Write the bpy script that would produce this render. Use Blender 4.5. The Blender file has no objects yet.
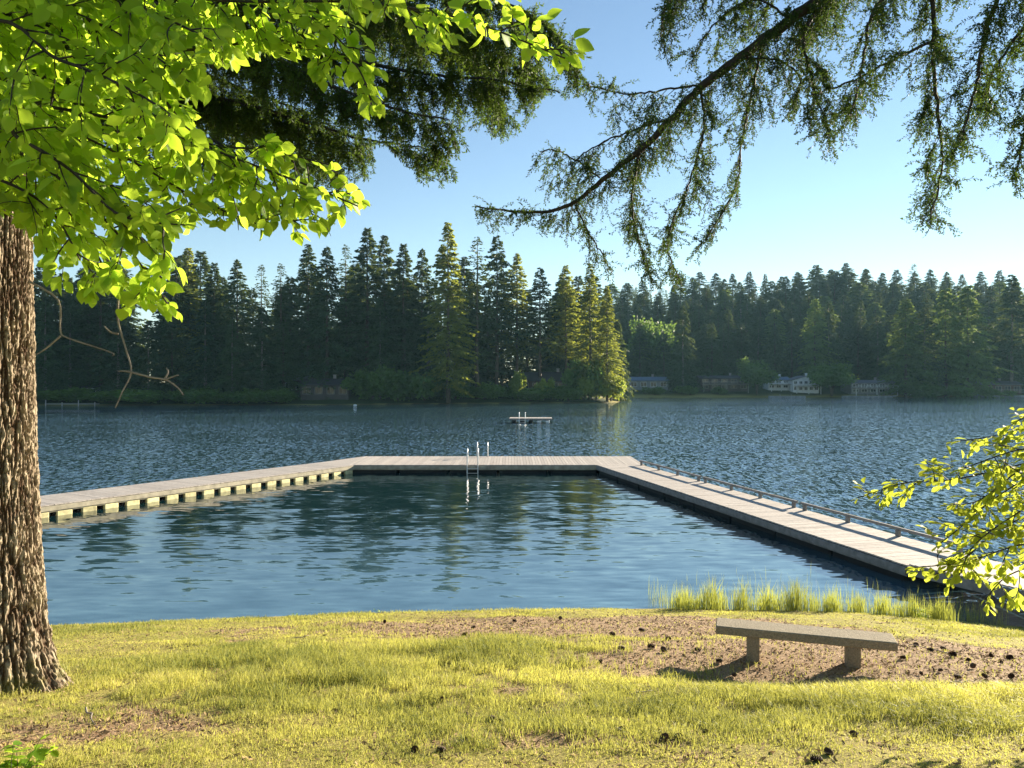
import bpy, math, random
import numpy as np
from mathutils import Vector, Matrix
SC = bpy.context.scene
COL = SC.collection
R = math.radians
random.seed(7)
rng = np.random.default_rng(7)

# ------------------------------------------------------------------ camera, sky, sun, exposure
CAM = (0.0, 0.0, 5.5)
F = 740.0
cd = bpy.data.cameras.new('camera'); cam = bpy.data.objects.new('camera', cd); COL.objects.link(cam)
cd.lens = 26.0; cd.sensor_width = 36.0; cd.clip_start = 0.05; cd.clip_end = 9000
cam.location = CAM; cam.rotation_euler = (R(90), 0, 0)
SC.camera = cam
SUN_AZ = 47.5       # degrees to the right of the view direction (+Y), towards +X
SUN_EL = 14.5
w = bpy.data.worlds.new("World"); SC.world = w; w.use_nodes = True
nt = w.node_tree
sky = nt.nodes.new('ShaderNodeTexSky'); sky.sky_type = 'NISHITA'; sky.sun_disc = False
sky.sun_elevation = R(SUN_EL); sky.sun_rotation = R(SUN_AZ)
sky.air_density = 1.0; sky.dust_density = 0.0; sky.ozone_density = 1.6; sky.altitude = 100
bg = nt.nodes['Background']; bg.inputs['Strength'].default_value = 0.05
nt.links.new(sky.outputs[0], bg.inputs['Color'])
sl = bpy.data.lights.new('sun', 'SUN'); sun = bpy.data.objects.new('sun', sl); COL.objects.link(sun)
sl.energy = 5.0; sl.angle = R(0.6); sl.color = (1.0, 0.86, 0.66)
sdir = Vector((math.sin(R(SUN_AZ)) * math.cos(R(SUN_EL)), math.cos(R(SUN_AZ)) * math.cos(R(SUN_EL)), math.sin(R(SUN_EL))))
sun.rotation_euler = sdir.to_track_quat('Z', 'Y').to_euler()
sun.location = (60, 50, 60)
SC.view_settings.view_transform = 'Standard'; SC.view_settings.look = 'None'
SC.view_settings.exposure = 2.0; SC.view_settings.gamma = 1
SC.view_settings.use_curve_mapping = False
SC.render.engine = 'CYCLES'
SC.cycles.max_bounces = 8; SC.cycles.transparent_max_bounces = 6
SC.cycles.volume_bounces = 0
SC.cycles.use_denoising = True

def P(px, py, D):
    return np.array([(px - 512) / F * D, D, CAM[2] - (py - 384) / F * D])
def proj(p):
    p = np.asarray(p, float)
    D = np.maximum(p[..., 1], 0.01)
    return 512 + p[..., 0] / D * F, 384 - (p[..., 2] - CAM[2]) / D * F

# ------------------------------------------------------------------ noise
def _h(ix, iy, iz, seed):
    n = (ix * 374761393 + iy * 668265263 + iz * 1274126177 + seed * 1013904223) & 0xFFFFFFFF
    n = ((n ^ (n >> 13)) * 1274126177) & 0xFFFFFFFF
    n = n ^ (n >> 16)
    return (n & 0xFFFF) / 65535.0
def vn(x, y, z=0.0, seed=0):
    x, y, z = np.broadcast_arrays(np.asarray(x, float), np.asarray(y, float), np.asarray(z, float))
    ix, iy, iz = (np.floor(a).astype(np.int64) for a in (x, y, z))
    fx, fy, fz = x - ix, y - iy, z - iz
    fx, fy, fz = (a * a * (3 - 2 * a) for a in (fx, fy, fz))
    r = 0
    for dx in (0, 1):
        for dy in (0, 1):
            for dz in (0, 1):
                wgt = (fx if dx else 1 - fx) * (fy if dy else 1 - fy) * (fz if dz else 1 - fz)
                r = r + wgt * _h(ix + dx, iy + dy, iz + dz, seed)
    return r
def fbm(x, y, z=0.0, seed=0, oct=4):
    a, t, r = 1.0, 0.0, 0
    for o in range(oct):
        r = r + a * vn(np.asarray(x) * 2 ** o, np.asarray(y) * 2 ** o, np.asarray(z) * 2 ** o, seed + o * 17)
        t += a; a *= 0.5
    return r / t
def sm(a, b, x):
    t = np.clip((x - a) / (b - a), 0, 1); return t * t * (3 - 2 * t)

# ------------------------------------------------------------------ mesh building
def link(name, me, mat=None, parent=None):
    o = bpy.data.objects.new(name, me); COL.objects.link(o)
    if mat is not None: me.materials.append(mat)
    if parent is not None: o.parent = parent
    return o
def mesh_np(name, V, Fs, mat=None, parent=None, tint=None, smooth=False, attrs=None):
    """V (n,3); Fs a list of (m,k) int arrays."""
    if not isinstance(Fs, (list, tuple)): Fs = [Fs]
    Fs = [np.asarray(f, np.int32) for f in Fs if len(f)]
    me = bpy.data.meshes.new(name)
    V = np.asarray(V, np.float32)
    me.vertices.add(len(V)); me.vertices.foreach_set('co', V.ravel())
    loops = np.concatenate([f.ravel() for f in Fs])
    tot = np.concatenate([np.full(len(f), f.shape[1], np.int32) for f in Fs])
    st = np.concatenate([[0], np.cumsum(tot)[:-1]]).astype(np.int32)
    me.loops.add(len(loops)); me.loops.foreach_set('vertex_index', loops)
    me.polygons.add(len(tot)); me.polygons.foreach_set('loop_start', st)
    try: me.polygons.foreach_set('loop_total', tot)
    except Exception: pass
    me.polygons.foreach_set('use_smooth', np.full(len(tot), bool(smooth)))
    if tint is not None:
        a = me.attributes.new('tint', 'FLOAT', 'POINT'); a.data.foreach_set('value', np.asarray(tint, np.float32))
    for k, v in (attrs or {}).items():
        a = me.attributes.new(k, 'FLOAT', 'POINT'); a.data.foreach_set('value', np.asarray(v, np.float32))
    me.update(calc_edges=True); me.validate()
    return link(name, me, mat, parent)

class MB:
    """collects boxes, prisms, tubes; built as one mesh"""
    def __init__(s): s.V = []; s.F = {}; s.n = 0; s.T = []
    def add(s, V, Fs, tint=0.5):
        V = np.asarray(V, float)
        for f in (Fs if isinstance(Fs, (list, tuple)) and len(Fs) and isinstance(Fs[0], np.ndarray) else [np.asarray(Fs)]):
            if len(f) == 0: continue
            s.F.setdefault(f.shape[1], []).append(f + s.n)
        s.V.append(V); s.n += len(V); s.T.append(np.full(len(V), tint) if np.isscalar(tint) else np.asarray(tint))
        return s
    def box(s, c, size, rz=0.0, tint=0.5, M=None, bev=0.0):
        hx, hy, hz = size[0] / 2, size[1] / 2, size[2] / 2
        if bev:
            b = bev; V = []
            for z, i in ((-hz, b), (-hz + b, 0), (hz - b, 0), (hz, b)):
                x, y = hx - i, hy - i; q = b
                V += [(x, -y + q, z), (x, y - q, z), (x - q, y, z), (-x + q, y, z), (-x, y - q, z), (-x, -y + q, z), (-x + q, -y, z), (x - q, -y, z)]
            V = np.array(V, float)
            Q = np.array([[k * 8 + i, k * 8 + (i + 1) % 8, (k + 1) * 8 + (i + 1) % 8, (k + 1) * 8 + i] for k in range(3) for i in range(8)])
            Fs = [Q, np.array([[7, 6, 5, 4, 3, 2, 1, 0], [24, 25, 26, 27, 28, 29, 30, 31]])]
        else:
            V = np.array([(x, y, z) for z in (-hz, hz) for x, y in ((-hx, -hy), (hx, -hy), (hx, hy), (-hx, hy))], float)
            Fs = [np.array([[0, 3, 2, 1], [4, 5, 6, 7], [0, 1, 5, 4], [1, 2, 6, 5], [2, 3, 7, 6], [3, 0, 4, 7]])]
        if M is not None: V = V @ np.asarray(M).T
        cs, sn = math.cos(rz), math.sin(rz)
        V = V @ np.array([[cs, sn, 0], [-sn, cs, 0], [0, 0, 1]]) + np.asarray(c, float)
        return s.add(V, Fs, tint)
    def tube(s, pts, rad, n=8, tint=0.5, cap=True):
        V, Q, C = tube_np(pts, rad, n)
        return s.add(V, [Q] + ([C] if cap else []), tint)
    def build(s, name, mat, parent=None, smooth=False):
        return mesh_np(name, np.concatenate(s.V), [np.concatenate(f) for f in s.F.values()], mat, parent, tint=np.concatenate(s.T), smooth=smooth)

def tube_np(pts, rad, n=8):
    pts = np.asarray(pts, float); m = len(pts)
    rad = np.full(m, rad) if np.isscalar(rad) else np.asarray(rad, float)
    T = np.gradient(pts, axis=0); T /= np.linalg.norm(T, axis=1)[:, None] + 1e-9
    a = np.array([0, 0, 1.0]) if abs(T[0][2]) < 0.9 else np.array([1.0, 0, 0])
    U = np.cross(T, a); U /= np.linalg.norm(U, axis=1)[:, None] + 1e-9
    for i in range(1, m):
        u = U[i - 1] - T[i] * np.dot(U[i - 1], T[i]); U[i] = u / (np.linalg.norm(u) + 1e-9)
    W = np.cross(T, U)
    th = np.arange(n) * 2 * math.pi / n
    V = (pts[:, None] + rad[:, None, None] * (np.cos(th)[None, :, None] * U[:, None] + np.sin(th)[None, :, None] * W[:, None])).reshape(-1, 3)
    i = np.arange(m - 1)[:, None] * n; j = np.arange(n)[None]
    Q = np.stack([i + j, i + (j + 1) % n, i + n + (j + 1) % n, i + n + j], -1).reshape(-1, 4)
    C = np.array([list(range(n))[::-1], list(range((m - 1) * n, m * n))])
    return V, Q, C
def smooth_poly(pts, k=6):
    pts = np.asarray(pts, float); out = []
    n = len(pts)
    for i in range(n - 1):
        p0, p1, p2, p3 = pts[max(i - 1, 0)], pts[i], pts[i + 1], pts[min(i + 2, n - 1)]
        for t in np.arange(k) / k:
            out.append(0.5 * ((2 * p1) + (-p0 + p2) * t + (2 * p0 - 5 * p1 + 4 * p2 - p3) * t * t + (-p0 + 3 * p1 - 3 * p2 + p3) * t ** 3))
    out.append(pts[-1]); return np.array(out)

def tag(o, label=None, cat=None, group=None, kind=None):
    if label: o['label'] = label
    if cat: o['category'] = cat
    if group: o['group'] = group
    if kind: o['kind'] = kind
    return o
def empty(name, loc=(0, 0, 0), rz=0.0):
    o = bpy.data.objects.new(name, None); COL.objects.link(o); o.location = loc; o.rotation_euler = (0, 0, rz)
    o.empty_display_size = 0.3
    return o
def copy_tree(o, parent=None):
    c = o.copy(); COL.objects.link(c); c.parent = parent
    for ch in [x for x in bpy.data.objects if x.parent == o]: copy_tree(ch, c)
    return c
def copy_thing(root, kids):
    r = root.copy(); COL.objects.link(r)
    for k in kids:
        c = k.copy(); COL.objects.link(c); c.parent = r
    return r

# ------------------------------------------------------------------ materials
class N:
    def __init__(s, name):
        s.m = bpy.data.materials.new(name); s.m.use_nodes = True
        s.t = s.m.node_tree; s.b = s.t.nodes['Principled BSDF']; s.out = s.t.nodes['Material Output']
    def new(s, kind, **kw):
        n = s.t.nodes.new(kind)
        for k, v in kw.items():
            if k in n.inputs: n.inputs[k].default_value = v
            else: setattr(n, k, v)
        return n
    def l(s, a, b): s.t.links.new(a, b)
    def coord(s, which='Object', scale=(1, 1, 1)):
        c = s.new('ShaderNodeTexCoord'); m = s.new('ShaderNodeMapping'); m.inputs['Scale'].default_value = scale
        s.l(c.outputs[which], m.inputs['Vector']); return m.outputs[0]
    def noise(s, vec, scale, detail=4, rough=0.55):
        n = s.new('ShaderNodeTexNoise'); n.inputs['Scale'].default_value = scale; n.inputs['Detail'].default_value = detail
        n.inputs['Roughness'].default_value = rough; s.l(vec, n.inputs['Vector']); return n.outputs['Fac']
    def ramp(s, fac, stops):
        r = s.new('ShaderNodeValToRGB'); e = r.color_ramp.elements
        while len(e) < len(stops): e.new(0.5)
        for el, (p, c) in zip(e, stops): el.position = p; el.color = (*c, 1) if len(c) == 3 else c
        s.l(fac, r.inputs[0]); return r.outputs[0]
    def mix(s, fac, a, b, mode='MIX'):
        m = s.new('ShaderNodeMix', data_type='RGBA', blend_type=mode)
        for v, i in ((fac, 0), (a, 6), (b, 7)):
            if hasattr(v, 'default_value') or hasattr(v, 'links'): s.l(v, m.inputs[i])
            else: m.inputs[i].default_value = (*v, 1) if isinstance(v, tuple) and len(v) == 3 else v
        return m.outputs[2]
    def math(s, op, a, b=0.0, clamp=False):
        m = s.new('ShaderNodeMath', operation=op); m.use_clamp = clamp
        for v, i in ((a, 0), (b, 1)):
            if isinstance(v, (int, float)): m.inputs[i].default_value = v
            else: s.l(v, m.inputs[i])
        return m.outputs[0]
    def attr(s, name):
        a = s.new('ShaderNodeAttribute', attribute_name=name); return a.outputs['Fac']
    def rand(s): return s.new('ShaderNodeObjectInfo').outputs['Random']
    def bump(s, h, dist=0.01, strength=1.0, normal=None):
        b = s.new('ShaderNodeBump'); b.inputs['Distance'].default_value = dist; b.inputs['Strength'].default_value = strength
        s.l(h, b.inputs['Height'])
        if normal: s.l(normal, b.inputs['Normal'])
        return b.outputs[0]
    def set(s, color=None, rough=0.7, spec=0.3, metal=0.0, normal=None):
        if color is not None:
            if isinstance(color, tuple): s.b.inputs['Base Color'].default_value = (*color, 1)
            else: s.l(color, s.b.inputs['Base Color'])
        if isinstance(rough, (int, float)): s.b.inputs['Roughness'].default_value = rough
        else: s.l(rough, s.b.inputs['Roughness'])
        s.b.inputs['Specular IOR Level'].default_value = spec; s.b.inputs['Metallic'].default_value = metal
        if normal: s.l(normal, s.b.inputs['Normal'])
        return s.m

def mat_simple(name, c, var=0.25, scale=6, rough=0.75, metal=0.0, bump=0.004):
    n = N(name); v = n.coord()
    f = n.noise(v, scale, 5)
    lo = tuple(x * (1 - var) for x in c); hi = tuple(min(1, x * (1 + var)) for x in c)
    col = n.ramp(f, [(0.3, lo), (0.7, hi)])
    tn = n.attr('tint')
    g = n.math('ADD', n.math('MULTIPLY', tn, 0.5), 0.75)
    gg = n.new('ShaderNodeCombineColor'); [n.l(g, gg.inputs[i]) for i in range(3)]
    col = n.mix(1.0, col, gg.outputs[0], 'MULTIPLY')
    f2 = n.noise(v, scale * 9, 3)
    return n.set(col, rough, 0.3, metal, n.bump(f2, bump))

def mat_leaf(name, lo, hi, trans, tfac=0.5, rough=0.45, objvar=True, spec=0.35):
    """foliage: diffuse + translucent, tint attribute per leaf and random per object"""
    n = N(name)
    t = n.attr('tint')
    if objvar: t = n.math('ADD', n.math('MULTIPLY', t, 0.5), n.math('MULTIPLY', n.rand(), 0.5))
    c = n.ramp(t, [(0.0, lo), (1.0, hi)])
    n.set(c, rough, spec)
    tl = n.new('ShaderNodeBsdfTranslucent')
    tc = n.mix(t, tuple(x * 0.5 for x in trans), trans); n.l(tc, tl.inputs['Color'])
    mx = n.new('ShaderNodeMixShader'); mx.inputs[0].default_value = tfac
    n.l(n.b.outputs[0], mx.inputs[1]); n.l(tl.outputs[0], mx.inputs[2]); n.l(mx.outputs[0], n.out.inputs['Surface'])
    return n.m

M = {}
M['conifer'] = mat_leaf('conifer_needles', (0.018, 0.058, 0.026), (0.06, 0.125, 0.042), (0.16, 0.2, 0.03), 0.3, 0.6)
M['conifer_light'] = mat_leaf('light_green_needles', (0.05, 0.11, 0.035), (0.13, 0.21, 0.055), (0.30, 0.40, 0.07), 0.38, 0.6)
M['conifer_lit'] = mat_leaf('sun_painted_needles', (0.08, 0.12, 0.02), (0.20, 0.23, 0.04), (0.5, 0.55, 0.07), 0.5, 0.6)  # brighter copy of the conifer needles, sunlight put into the colour
M['broad_far'] = mat_leaf('far_broad_leaves', (0.04, 0.10, 0.025), (0.12, 0.22, 0.045), (0.26, 0.40, 0.06), 0.4, 0.6)
M['leaf'] = mat_leaf('bright_leaves', (0.10, 0.20, 0.015), (0.24, 0.36, 0.03), (0.68, 0.95, 0.07), 0.6, 0.5, objvar=False, spec=0.25)
M['leaf_maple'] = mat_leaf('yellow_maple_leaves', (0.16, 0.22, 0.02), (0.34, 0.38, 0.05), (0.70, 0.8, 0.08), 0.55, 0.6, objvar=False, spec=0.15)
M['needle'] = mat_leaf('near_needles', (0.018, 0.045, 0.014), (0.055, 0.10, 0.022), (0.16, 0.26, 0.03), 0.3, 0.65, objvar=False, spec=0.12)
M['grass'] = mat_leaf('grass_blades', (0.16, 0.21, 0.04), (0.54, 0.47, 0.15), (0.58, 0.58, 0.12), 0.45, 0.55, objvar=False, spec=0.2)
M['reed'] = mat_leaf('reed_blades', (0.16, 0.21, 0.04), (0.40, 0.38, 0.10), (0.46, 0.50, 0.08), 0.45, 0.5)
M['far_bark'] = mat_simple('far_bark', (0.10, 0.075, 0.055), 0.3, 2)
M['pale_bark'] = mat_simple('pale_bark', (0.22, 0.19, 0.16), 0.3, 2)
M['twig'] = mat_simple('twig_bark', (0.04, 0.033, 0.028), 0.35, 12)
M['grey_twig'] = mat_simple('grey_twig_bark', (0.22, 0.19, 0.16), 0.3, 12)

def water_mat():
    n = N('lake_water'); g = n.new('ShaderNodeNewGeometry')
    sx = n.new('ShaderNodeSeparateXYZ'); n.l(g.outputs['Position'], sx.inputs[0])
    X, Y = sx.outputs[0], sx.outputs[1]
    def sstep(v, a, b):
        m = n.new('ShaderNodeMapRange', interpolation_type='SMOOTHSTEP'); m.inputs['From Min'].default_value = a; m.inputs['From Max'].default_value = b
        n.l(v, m.inputs['Value']); return m.outputs[0]
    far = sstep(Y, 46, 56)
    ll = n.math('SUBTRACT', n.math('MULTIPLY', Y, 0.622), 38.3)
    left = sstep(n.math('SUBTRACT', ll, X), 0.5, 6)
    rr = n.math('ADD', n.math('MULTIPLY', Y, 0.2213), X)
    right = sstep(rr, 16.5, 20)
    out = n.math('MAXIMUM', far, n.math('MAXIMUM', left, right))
    def mp(sc, rot=0.0):
        m = n.new('ShaderNodeMapping'); m.inputs['Scale'].default_value = sc; m.inputs['Rotation'].default_value = (0, 0, rot)
        n.l(g.outputs['Position'], m.inputs['Vector']); return m.outputs[0]
    def slope(sc, rot, scale, detail=1, rough=0.5):
        t_ = n.new('ShaderNodeTexNoise'); t_.inputs['Scale'].default_value = scale; t_.inputs['Detail'].default_value = detail; t_.inputs['Roughness'].default_value = rough
        n.l(mp(sc, rot), t_.inputs['Vector'])
        v_ = n.new('ShaderNodeVectorMath', operation='SUBTRACT'); v_.inputs[1].default_value = (0.5, 0.5, 0.5); n.l(t_.outputs['Color'], v_.inputs[0]); return v_.outputs[0]
    def vmul(v_, k):
        m = n.new('ShaderNodeVectorMath', operation='SCALE'); n.l(v_, m.inputs[0])
        if isinstance(k, (int, float)): m.inputs['Scale'].default_value = k
        else: n.l(k, m.inputs['Scale'])
        return m.outputs[0]
    def vadd(p_, q_):
        m = n.new('ShaderNodeVectorMath', operation='ADD'); n.l(p_, m.inputs[0]); n.l(q_, m.inputs[1]); return m.outputs[0]
    patch = n.noise(mp((0.02, 0.06, 1), 0.1), 1.0, 2, 0.5)
    gust = sstep(patch, 0.38, 0.60)
    calm = vadd(vmul(slope((0.33, 1.0, 1), 0.10, 1.5, 1), 0.085), vmul(slope((0.28, 1.0, 1), -0.12, 4.6, 1), 0.13))
    rough_ = vadd(vmul(slope((1, 0.3, 1), 0.05, 5.5, 1), 0.75), vadd(vmul(slope((0.8, 1.0, 1), 0.3, 4.5, 2), 0.46), vmul(slope((1, 0.3, 1), -0.1, 2.0, 1), 0.16)))
    amp = n.math('ADD', 0.9, n.math('MULTIPLY', gust, 0.75))
    tot = vadd(vmul(calm, n.math('SUBTRACT', 1.0, out)), vmul(rough_, n.math('MULTIPLY', out, amp)))
    fl_ = n.new('ShaderNodeVectorMath', operation='MULTIPLY'); n.l(tot, fl_.inputs[0]); fl_.inputs[1].default_value = (1, 1, 0)
    up = n.new('ShaderNodeVectorMath', operation='ADD'); n.l(fl_.outputs[0], up.inputs[0]); up.inputs[1].default_value = (0, 0, 1)
    nn_ = n.new('ShaderNodeVectorMath', operation='NORMALIZE'); n.l(up.outputs[0], nn_.inputs[0])
    near_sheen = sstep(Y, 30, 17)
    wc = n.mix(out, n.mix(near_sheen, (0.004, 0.022, 0.026), (0.045, 0.105, 0.14)), (0.036, 0.080, 0.104))  # near bank and outside the dock, paler base colour stands in for sky reflection
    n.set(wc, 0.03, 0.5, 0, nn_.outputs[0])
    n.b.inputs['IOR'].default_value = 2.4
    return n.m
def ground_mat():
    n = N('lakeside_ground'); v = n.coord()
    dirt = n.attr('dirt')
    f = n.noise(v, 3.0, 6, 0.65); f2 = n.noise(v, 38, 5, 0.7); f3 = n.noise(v, 0.7, 3)
    dc = n.ramp(f2, [(0.25, (0.14, 0.09, 0.05)), (0.5, (0.31, 0.21, 0.125)), (0.75, (0.48, 0.36, 0.23))])
    gc = n.ramp(f2, [(0.25, (0.13, 0.12, 0.03)), (0.55, (0.30, 0.26, 0.075)), (0.8, (0.44, 0.37, 0.14))])
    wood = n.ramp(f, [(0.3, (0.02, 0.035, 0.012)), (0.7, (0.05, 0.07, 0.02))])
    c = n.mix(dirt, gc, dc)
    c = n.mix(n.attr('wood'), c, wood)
    c = n.mix(n.attr('wet'), c, (0.045, 0.035, 0.022))
    h = n.math('ADD', n.math('MULTIPLY', f2, 0.03), n.math('MULTIPLY', f, 0.04))
    return n.set(c, 0.95, 0.15, 0, n.bump(h, 1.0))
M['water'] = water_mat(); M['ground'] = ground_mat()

# ------------------------------------------------------------------ terrain
LAKE = np.array([(-60, 10), (-40, 14), (-25, 15.8), (-14, 16.4), (-8, 17.0), (-4, 17.6), (0, 17.9), (4, 18.0), (8, 17.7), (11.3, 16.6), (16, 14.5), (30, 6), (60, -6),
    (150, -20), (300, 20), (420, 150), (430, 330), (215, 314), (150, 303), (90, 296), (62, 292), (50, 288), (42, 270), (36, 240), (31.5, 220), (29, 215), (10, 211), (-15, 205),
    (-48, 195), (-100, 191), (-150, 188), (-200, 165), (-215, 100), (-150, 35), (-95, 15)], float)
def sdf(x, y, poly):
    """signed distance, positive outside the polygon (on land)"""
    x = np.asarray(x, float); y = np.asarray(y, float)
    d = np.full(x.shape, 1e9); ins = np.zeros(x.shape, bool)
    n = len(poly)
    for i in range(n):
        ax, ay = poly[i]; bx, by = poly[(i + 1) % n]
        ex, ey = bx - ax, by - ay
        t = np.clip(((x - ax) * ex + (y - ay) * ey) / (ex * ex + ey * ey), 0, 1)
        d = np.minimum(d, np.hypot(x - ax - t * ex, y - ay - t * ey))
        c = ((ay > y) != (by > y)) & (x < (bx - ax) * (y - ay) / ((by - ay) if by != ay else 1e-9) + ax)
        ins ^= c
    return np.where(ins, -d, d)
def height(x, y):
    x = np.asarray(x, float); y = np.asarray(y, float)
    s = sdf(x, y, LAKE)
    near = sm(130, 60, y) * sm(120, 60, np.abs(x))
    zn = np.where(s < 26, 0.222 * s, 5.77 + 0.06 * (s - 26))
    zn = np.minimum(zn, 9)
    micro = (fbm(x * 0.9, y * 0.9, 0, 3, 3) - 0.5) * 0.10 + (fbm(x * 4, y * 4, 0, 5, 2) - 0.5) * 0.035
    zn = zn + micro * sm(0.0, 1.2, s) + 0.06 * sm(0.0, 0.25, s)
    hill = sm(20, 230, s) * sm(250, 330, y) * sm(10, 90, x) * sm(520, 330, x) * 46 * (0.86 + 0.28 * fbm(x / 90, y / 90, 0, 9, 3))
    zf = np.minimum(0.12 * s, 3.0) + 0.02 * np.clip(s, 0, 150) + hill
    zf = zf + (fbm(x / 9, y / 9, 0, 4, 3) - 0.5) * 1.0 * sm(0, 6, s)
    zn = zn - 0.24 * np.exp(-(((x - 2.9) / 1.9) ** 2 + ((y - 9.0) / 0.95) ** 2))
    zl = zn * near + zf * (1 - near)
    return np.where(s > 0, zl, np.maximum(0.22 * s, -2.5))
def h1(x, y): return float(height(np.array([x]), np.array([y]))[0])
def dirtmask(x, y):
    nz = fbm(x * 0.8, y * 1.4, 0, 21, 4); nf = fbm(x * 4, y * 7, 0, 23, 3)
    e1 = np.exp(-(((x - 1.0) / 5.6) ** 2 + ((y - 13.9) / 1.9) ** 2) * 1.0) * 1.6
    e2 = np.exp(-(((x - 5.8) / 4.6) ** 2 + ((y - 10.2 + 0.04 * (x - 5)) / 1.95) ** 2) * 1.0) * 1.85
    e3 = np.exp(-(((x + 3.6) / 1.5) ** 2 + ((y - 6.4) / 0.8) ** 2)) * 0.8
    e4 = np.exp(-(((x - 0.4) / 1.6) ** 2 + ((y - 5.6) / 0.7) ** 2)) * 0.8
    e5 = np.exp(-(((x - 0.6) / 1.3) ** 2 + ((y - 8.0) / 1.2) ** 2)) * 0.6
    e = np.maximum.reduce([e1, e2, e3, e4, e5])
    return sm(0.42, 0.78, e * 0.95 + (nz - 0.5) * 1.1 + (nf - 0.5) * 0.7)
def axis(parts):
    out = []
    for a, b, n in parts: out.append(np.linspace(a, b, n, endpoint=False))
    return np.concatenate(out + [[parts[-1][1]]])
gx = axis([(-3500, -600, 12), (-600, -200, 30), (-200, -60, 35), (-60, -14, 40), (-14, 14, 300), (14, 60, 40), (60, 420, 80), (420, 800, 20), (800, 3500, 12)])
gy = axis([(-1500, -200, 8), (-200, -30, 14), (-30, 3, 30), (3, 20, 190), (20, 60, 20), (60, 180, 16), (180, 330, 70), (330, 620, 50), (620, 4000, 16)])
GX, GY = np.meshgrid(gx, gy)
GZ = height(GX, GY)
nx, ny = len(gx), len(gy)
i = np.arange(ny - 1)[:, None] * nx; j = np.arange(nx - 1)[None]
Q = np.stack([i + j, i + j + 1, i + nx + j + 1, i + nx + j], -1).reshape(-1, 4)
S = sdf(GX, GY, LAKE)
D_ = dirtmask(GX, GY)
GZ = GZ - 0.02 * D_ * ((GY < 25) & (S > 0.2))
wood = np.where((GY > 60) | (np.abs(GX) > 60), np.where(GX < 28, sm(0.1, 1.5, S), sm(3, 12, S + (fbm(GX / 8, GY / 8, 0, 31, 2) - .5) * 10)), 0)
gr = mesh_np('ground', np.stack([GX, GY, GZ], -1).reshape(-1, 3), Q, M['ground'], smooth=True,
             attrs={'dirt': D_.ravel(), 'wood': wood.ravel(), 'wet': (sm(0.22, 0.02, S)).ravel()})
tag(gr, kind='structure')
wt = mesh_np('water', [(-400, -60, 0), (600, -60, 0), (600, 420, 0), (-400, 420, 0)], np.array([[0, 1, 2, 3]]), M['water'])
tag(wt, kind='structure')

# ------------------------------------------------------------------ haze
hm = N('haze_air'); hm.t.nodes.remove(hm.b)
pv = hm.t.nodes.new('ShaderNodeVolumePrincipled'); pv.inputs['Color'].default_value = (0.42, 0.78, 1.0, 1)
pv.inputs['Density'].default_value = 0.00008; pv.inputs['Anisotropy'].default_value = 0.15
hm.l(pv.outputs[0], hm.out.inputs['Volume'])
hb = MB(); hb.box((0, 1250, 72), (7200, 5700, 152)); hz = hb.build('haze', hm.m); tag(hz, kind='stuff')

# ------------------------------------------------------------------ far conifers
def conifer_np(H, Rm, base, seed, droop=0.3, cards=15, open_=0.0, csize=0.5, sp=0.62, blunt=0.9):
    r = np.random.default_rng(seed)
    P0, A, B, T = [], [], [], []
    z = base
    while z < H - 0.3:
        f = (z - base) / (H - base)
        prof = (1 - f) ** blunt * (0.6 + 0.4 * min(1, f * 5 + 0.35)) + 0.015
        k = r.integers(4, 7)
        for b in range(k):
            if r.random() < open_: continue
            L = Rm * prof * r.uniform(0.62, 1.15) + 0.25
            if r.random() < 0.07: L *= 1.3
            az = r.uniform(0, 2 * math.pi)
            up = (0.35 - 0.65 * (1 - f)) * 0.6 - droop * 0.3 + r.uniform(-.12, .12)
            n = max(4, int(cards * (0.3 + L / Rm)))
            s = r.uniform(0.1, 1.0, n) ** 0.75
            side = r.uniform(-1, 1, n) * (1 - s * 0.75) * L * 0.34
            ca, sa = math.cos(az), math.sin(az)
            x = s * L; zz = z + x * up - droop * 0.35 * s * s * L + r.normal(0, 0.10, n) - np.abs(side) * 0.2
            P0.append(np.stack([x * ca - side * sa, x * sa + side * ca, zz], 1))
            ta = az + side / (L * 0.34 + 1e-6) * 0.9 + r.normal(0, 0.4, n)
            d = np.stack([np.cos(ta), np.sin(ta), r.normal(-0.35 - droop * 0.5, 0.3, n)], 1)
            d /= np.linalg.norm(d, axis=1)[:, None]
            u = r.normal(0, 0.55, (n, 3)) + [0, 0, 1]; w_ = np.cross(d, u); w_ /= np.linalg.norm(w_, axis=1)[:, None] + 1e-9
            sz = csize * r.uniform(0.6, 1.5, n)[:, None] * (0.55 + 0.45 * min(1, L / 2.2))
            A.append(d * sz); B.append(w_ * sz * 0.3)
            T.append(np.clip(0.5 + r.normal(0, 0.2) + r.normal(0, 0.16, n), 0, 1))
        z += sp * r.uniform(0.6, 1.4) * (0.6 + 0.5 * (1 - f))
    P0, A, B, T = map(np.concatenate, (P0, A, B, T))
    V = np.stack([P0 - B * 0.6, P0 + A * 0.55 - B, P0 + A, P0 + A * 0.45 + B], 1).reshape(-1, 3)
    Fq = np.arange(len(V)).reshape(-1, 4)
    return V, Fq, np.repeat(T, 4)
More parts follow.
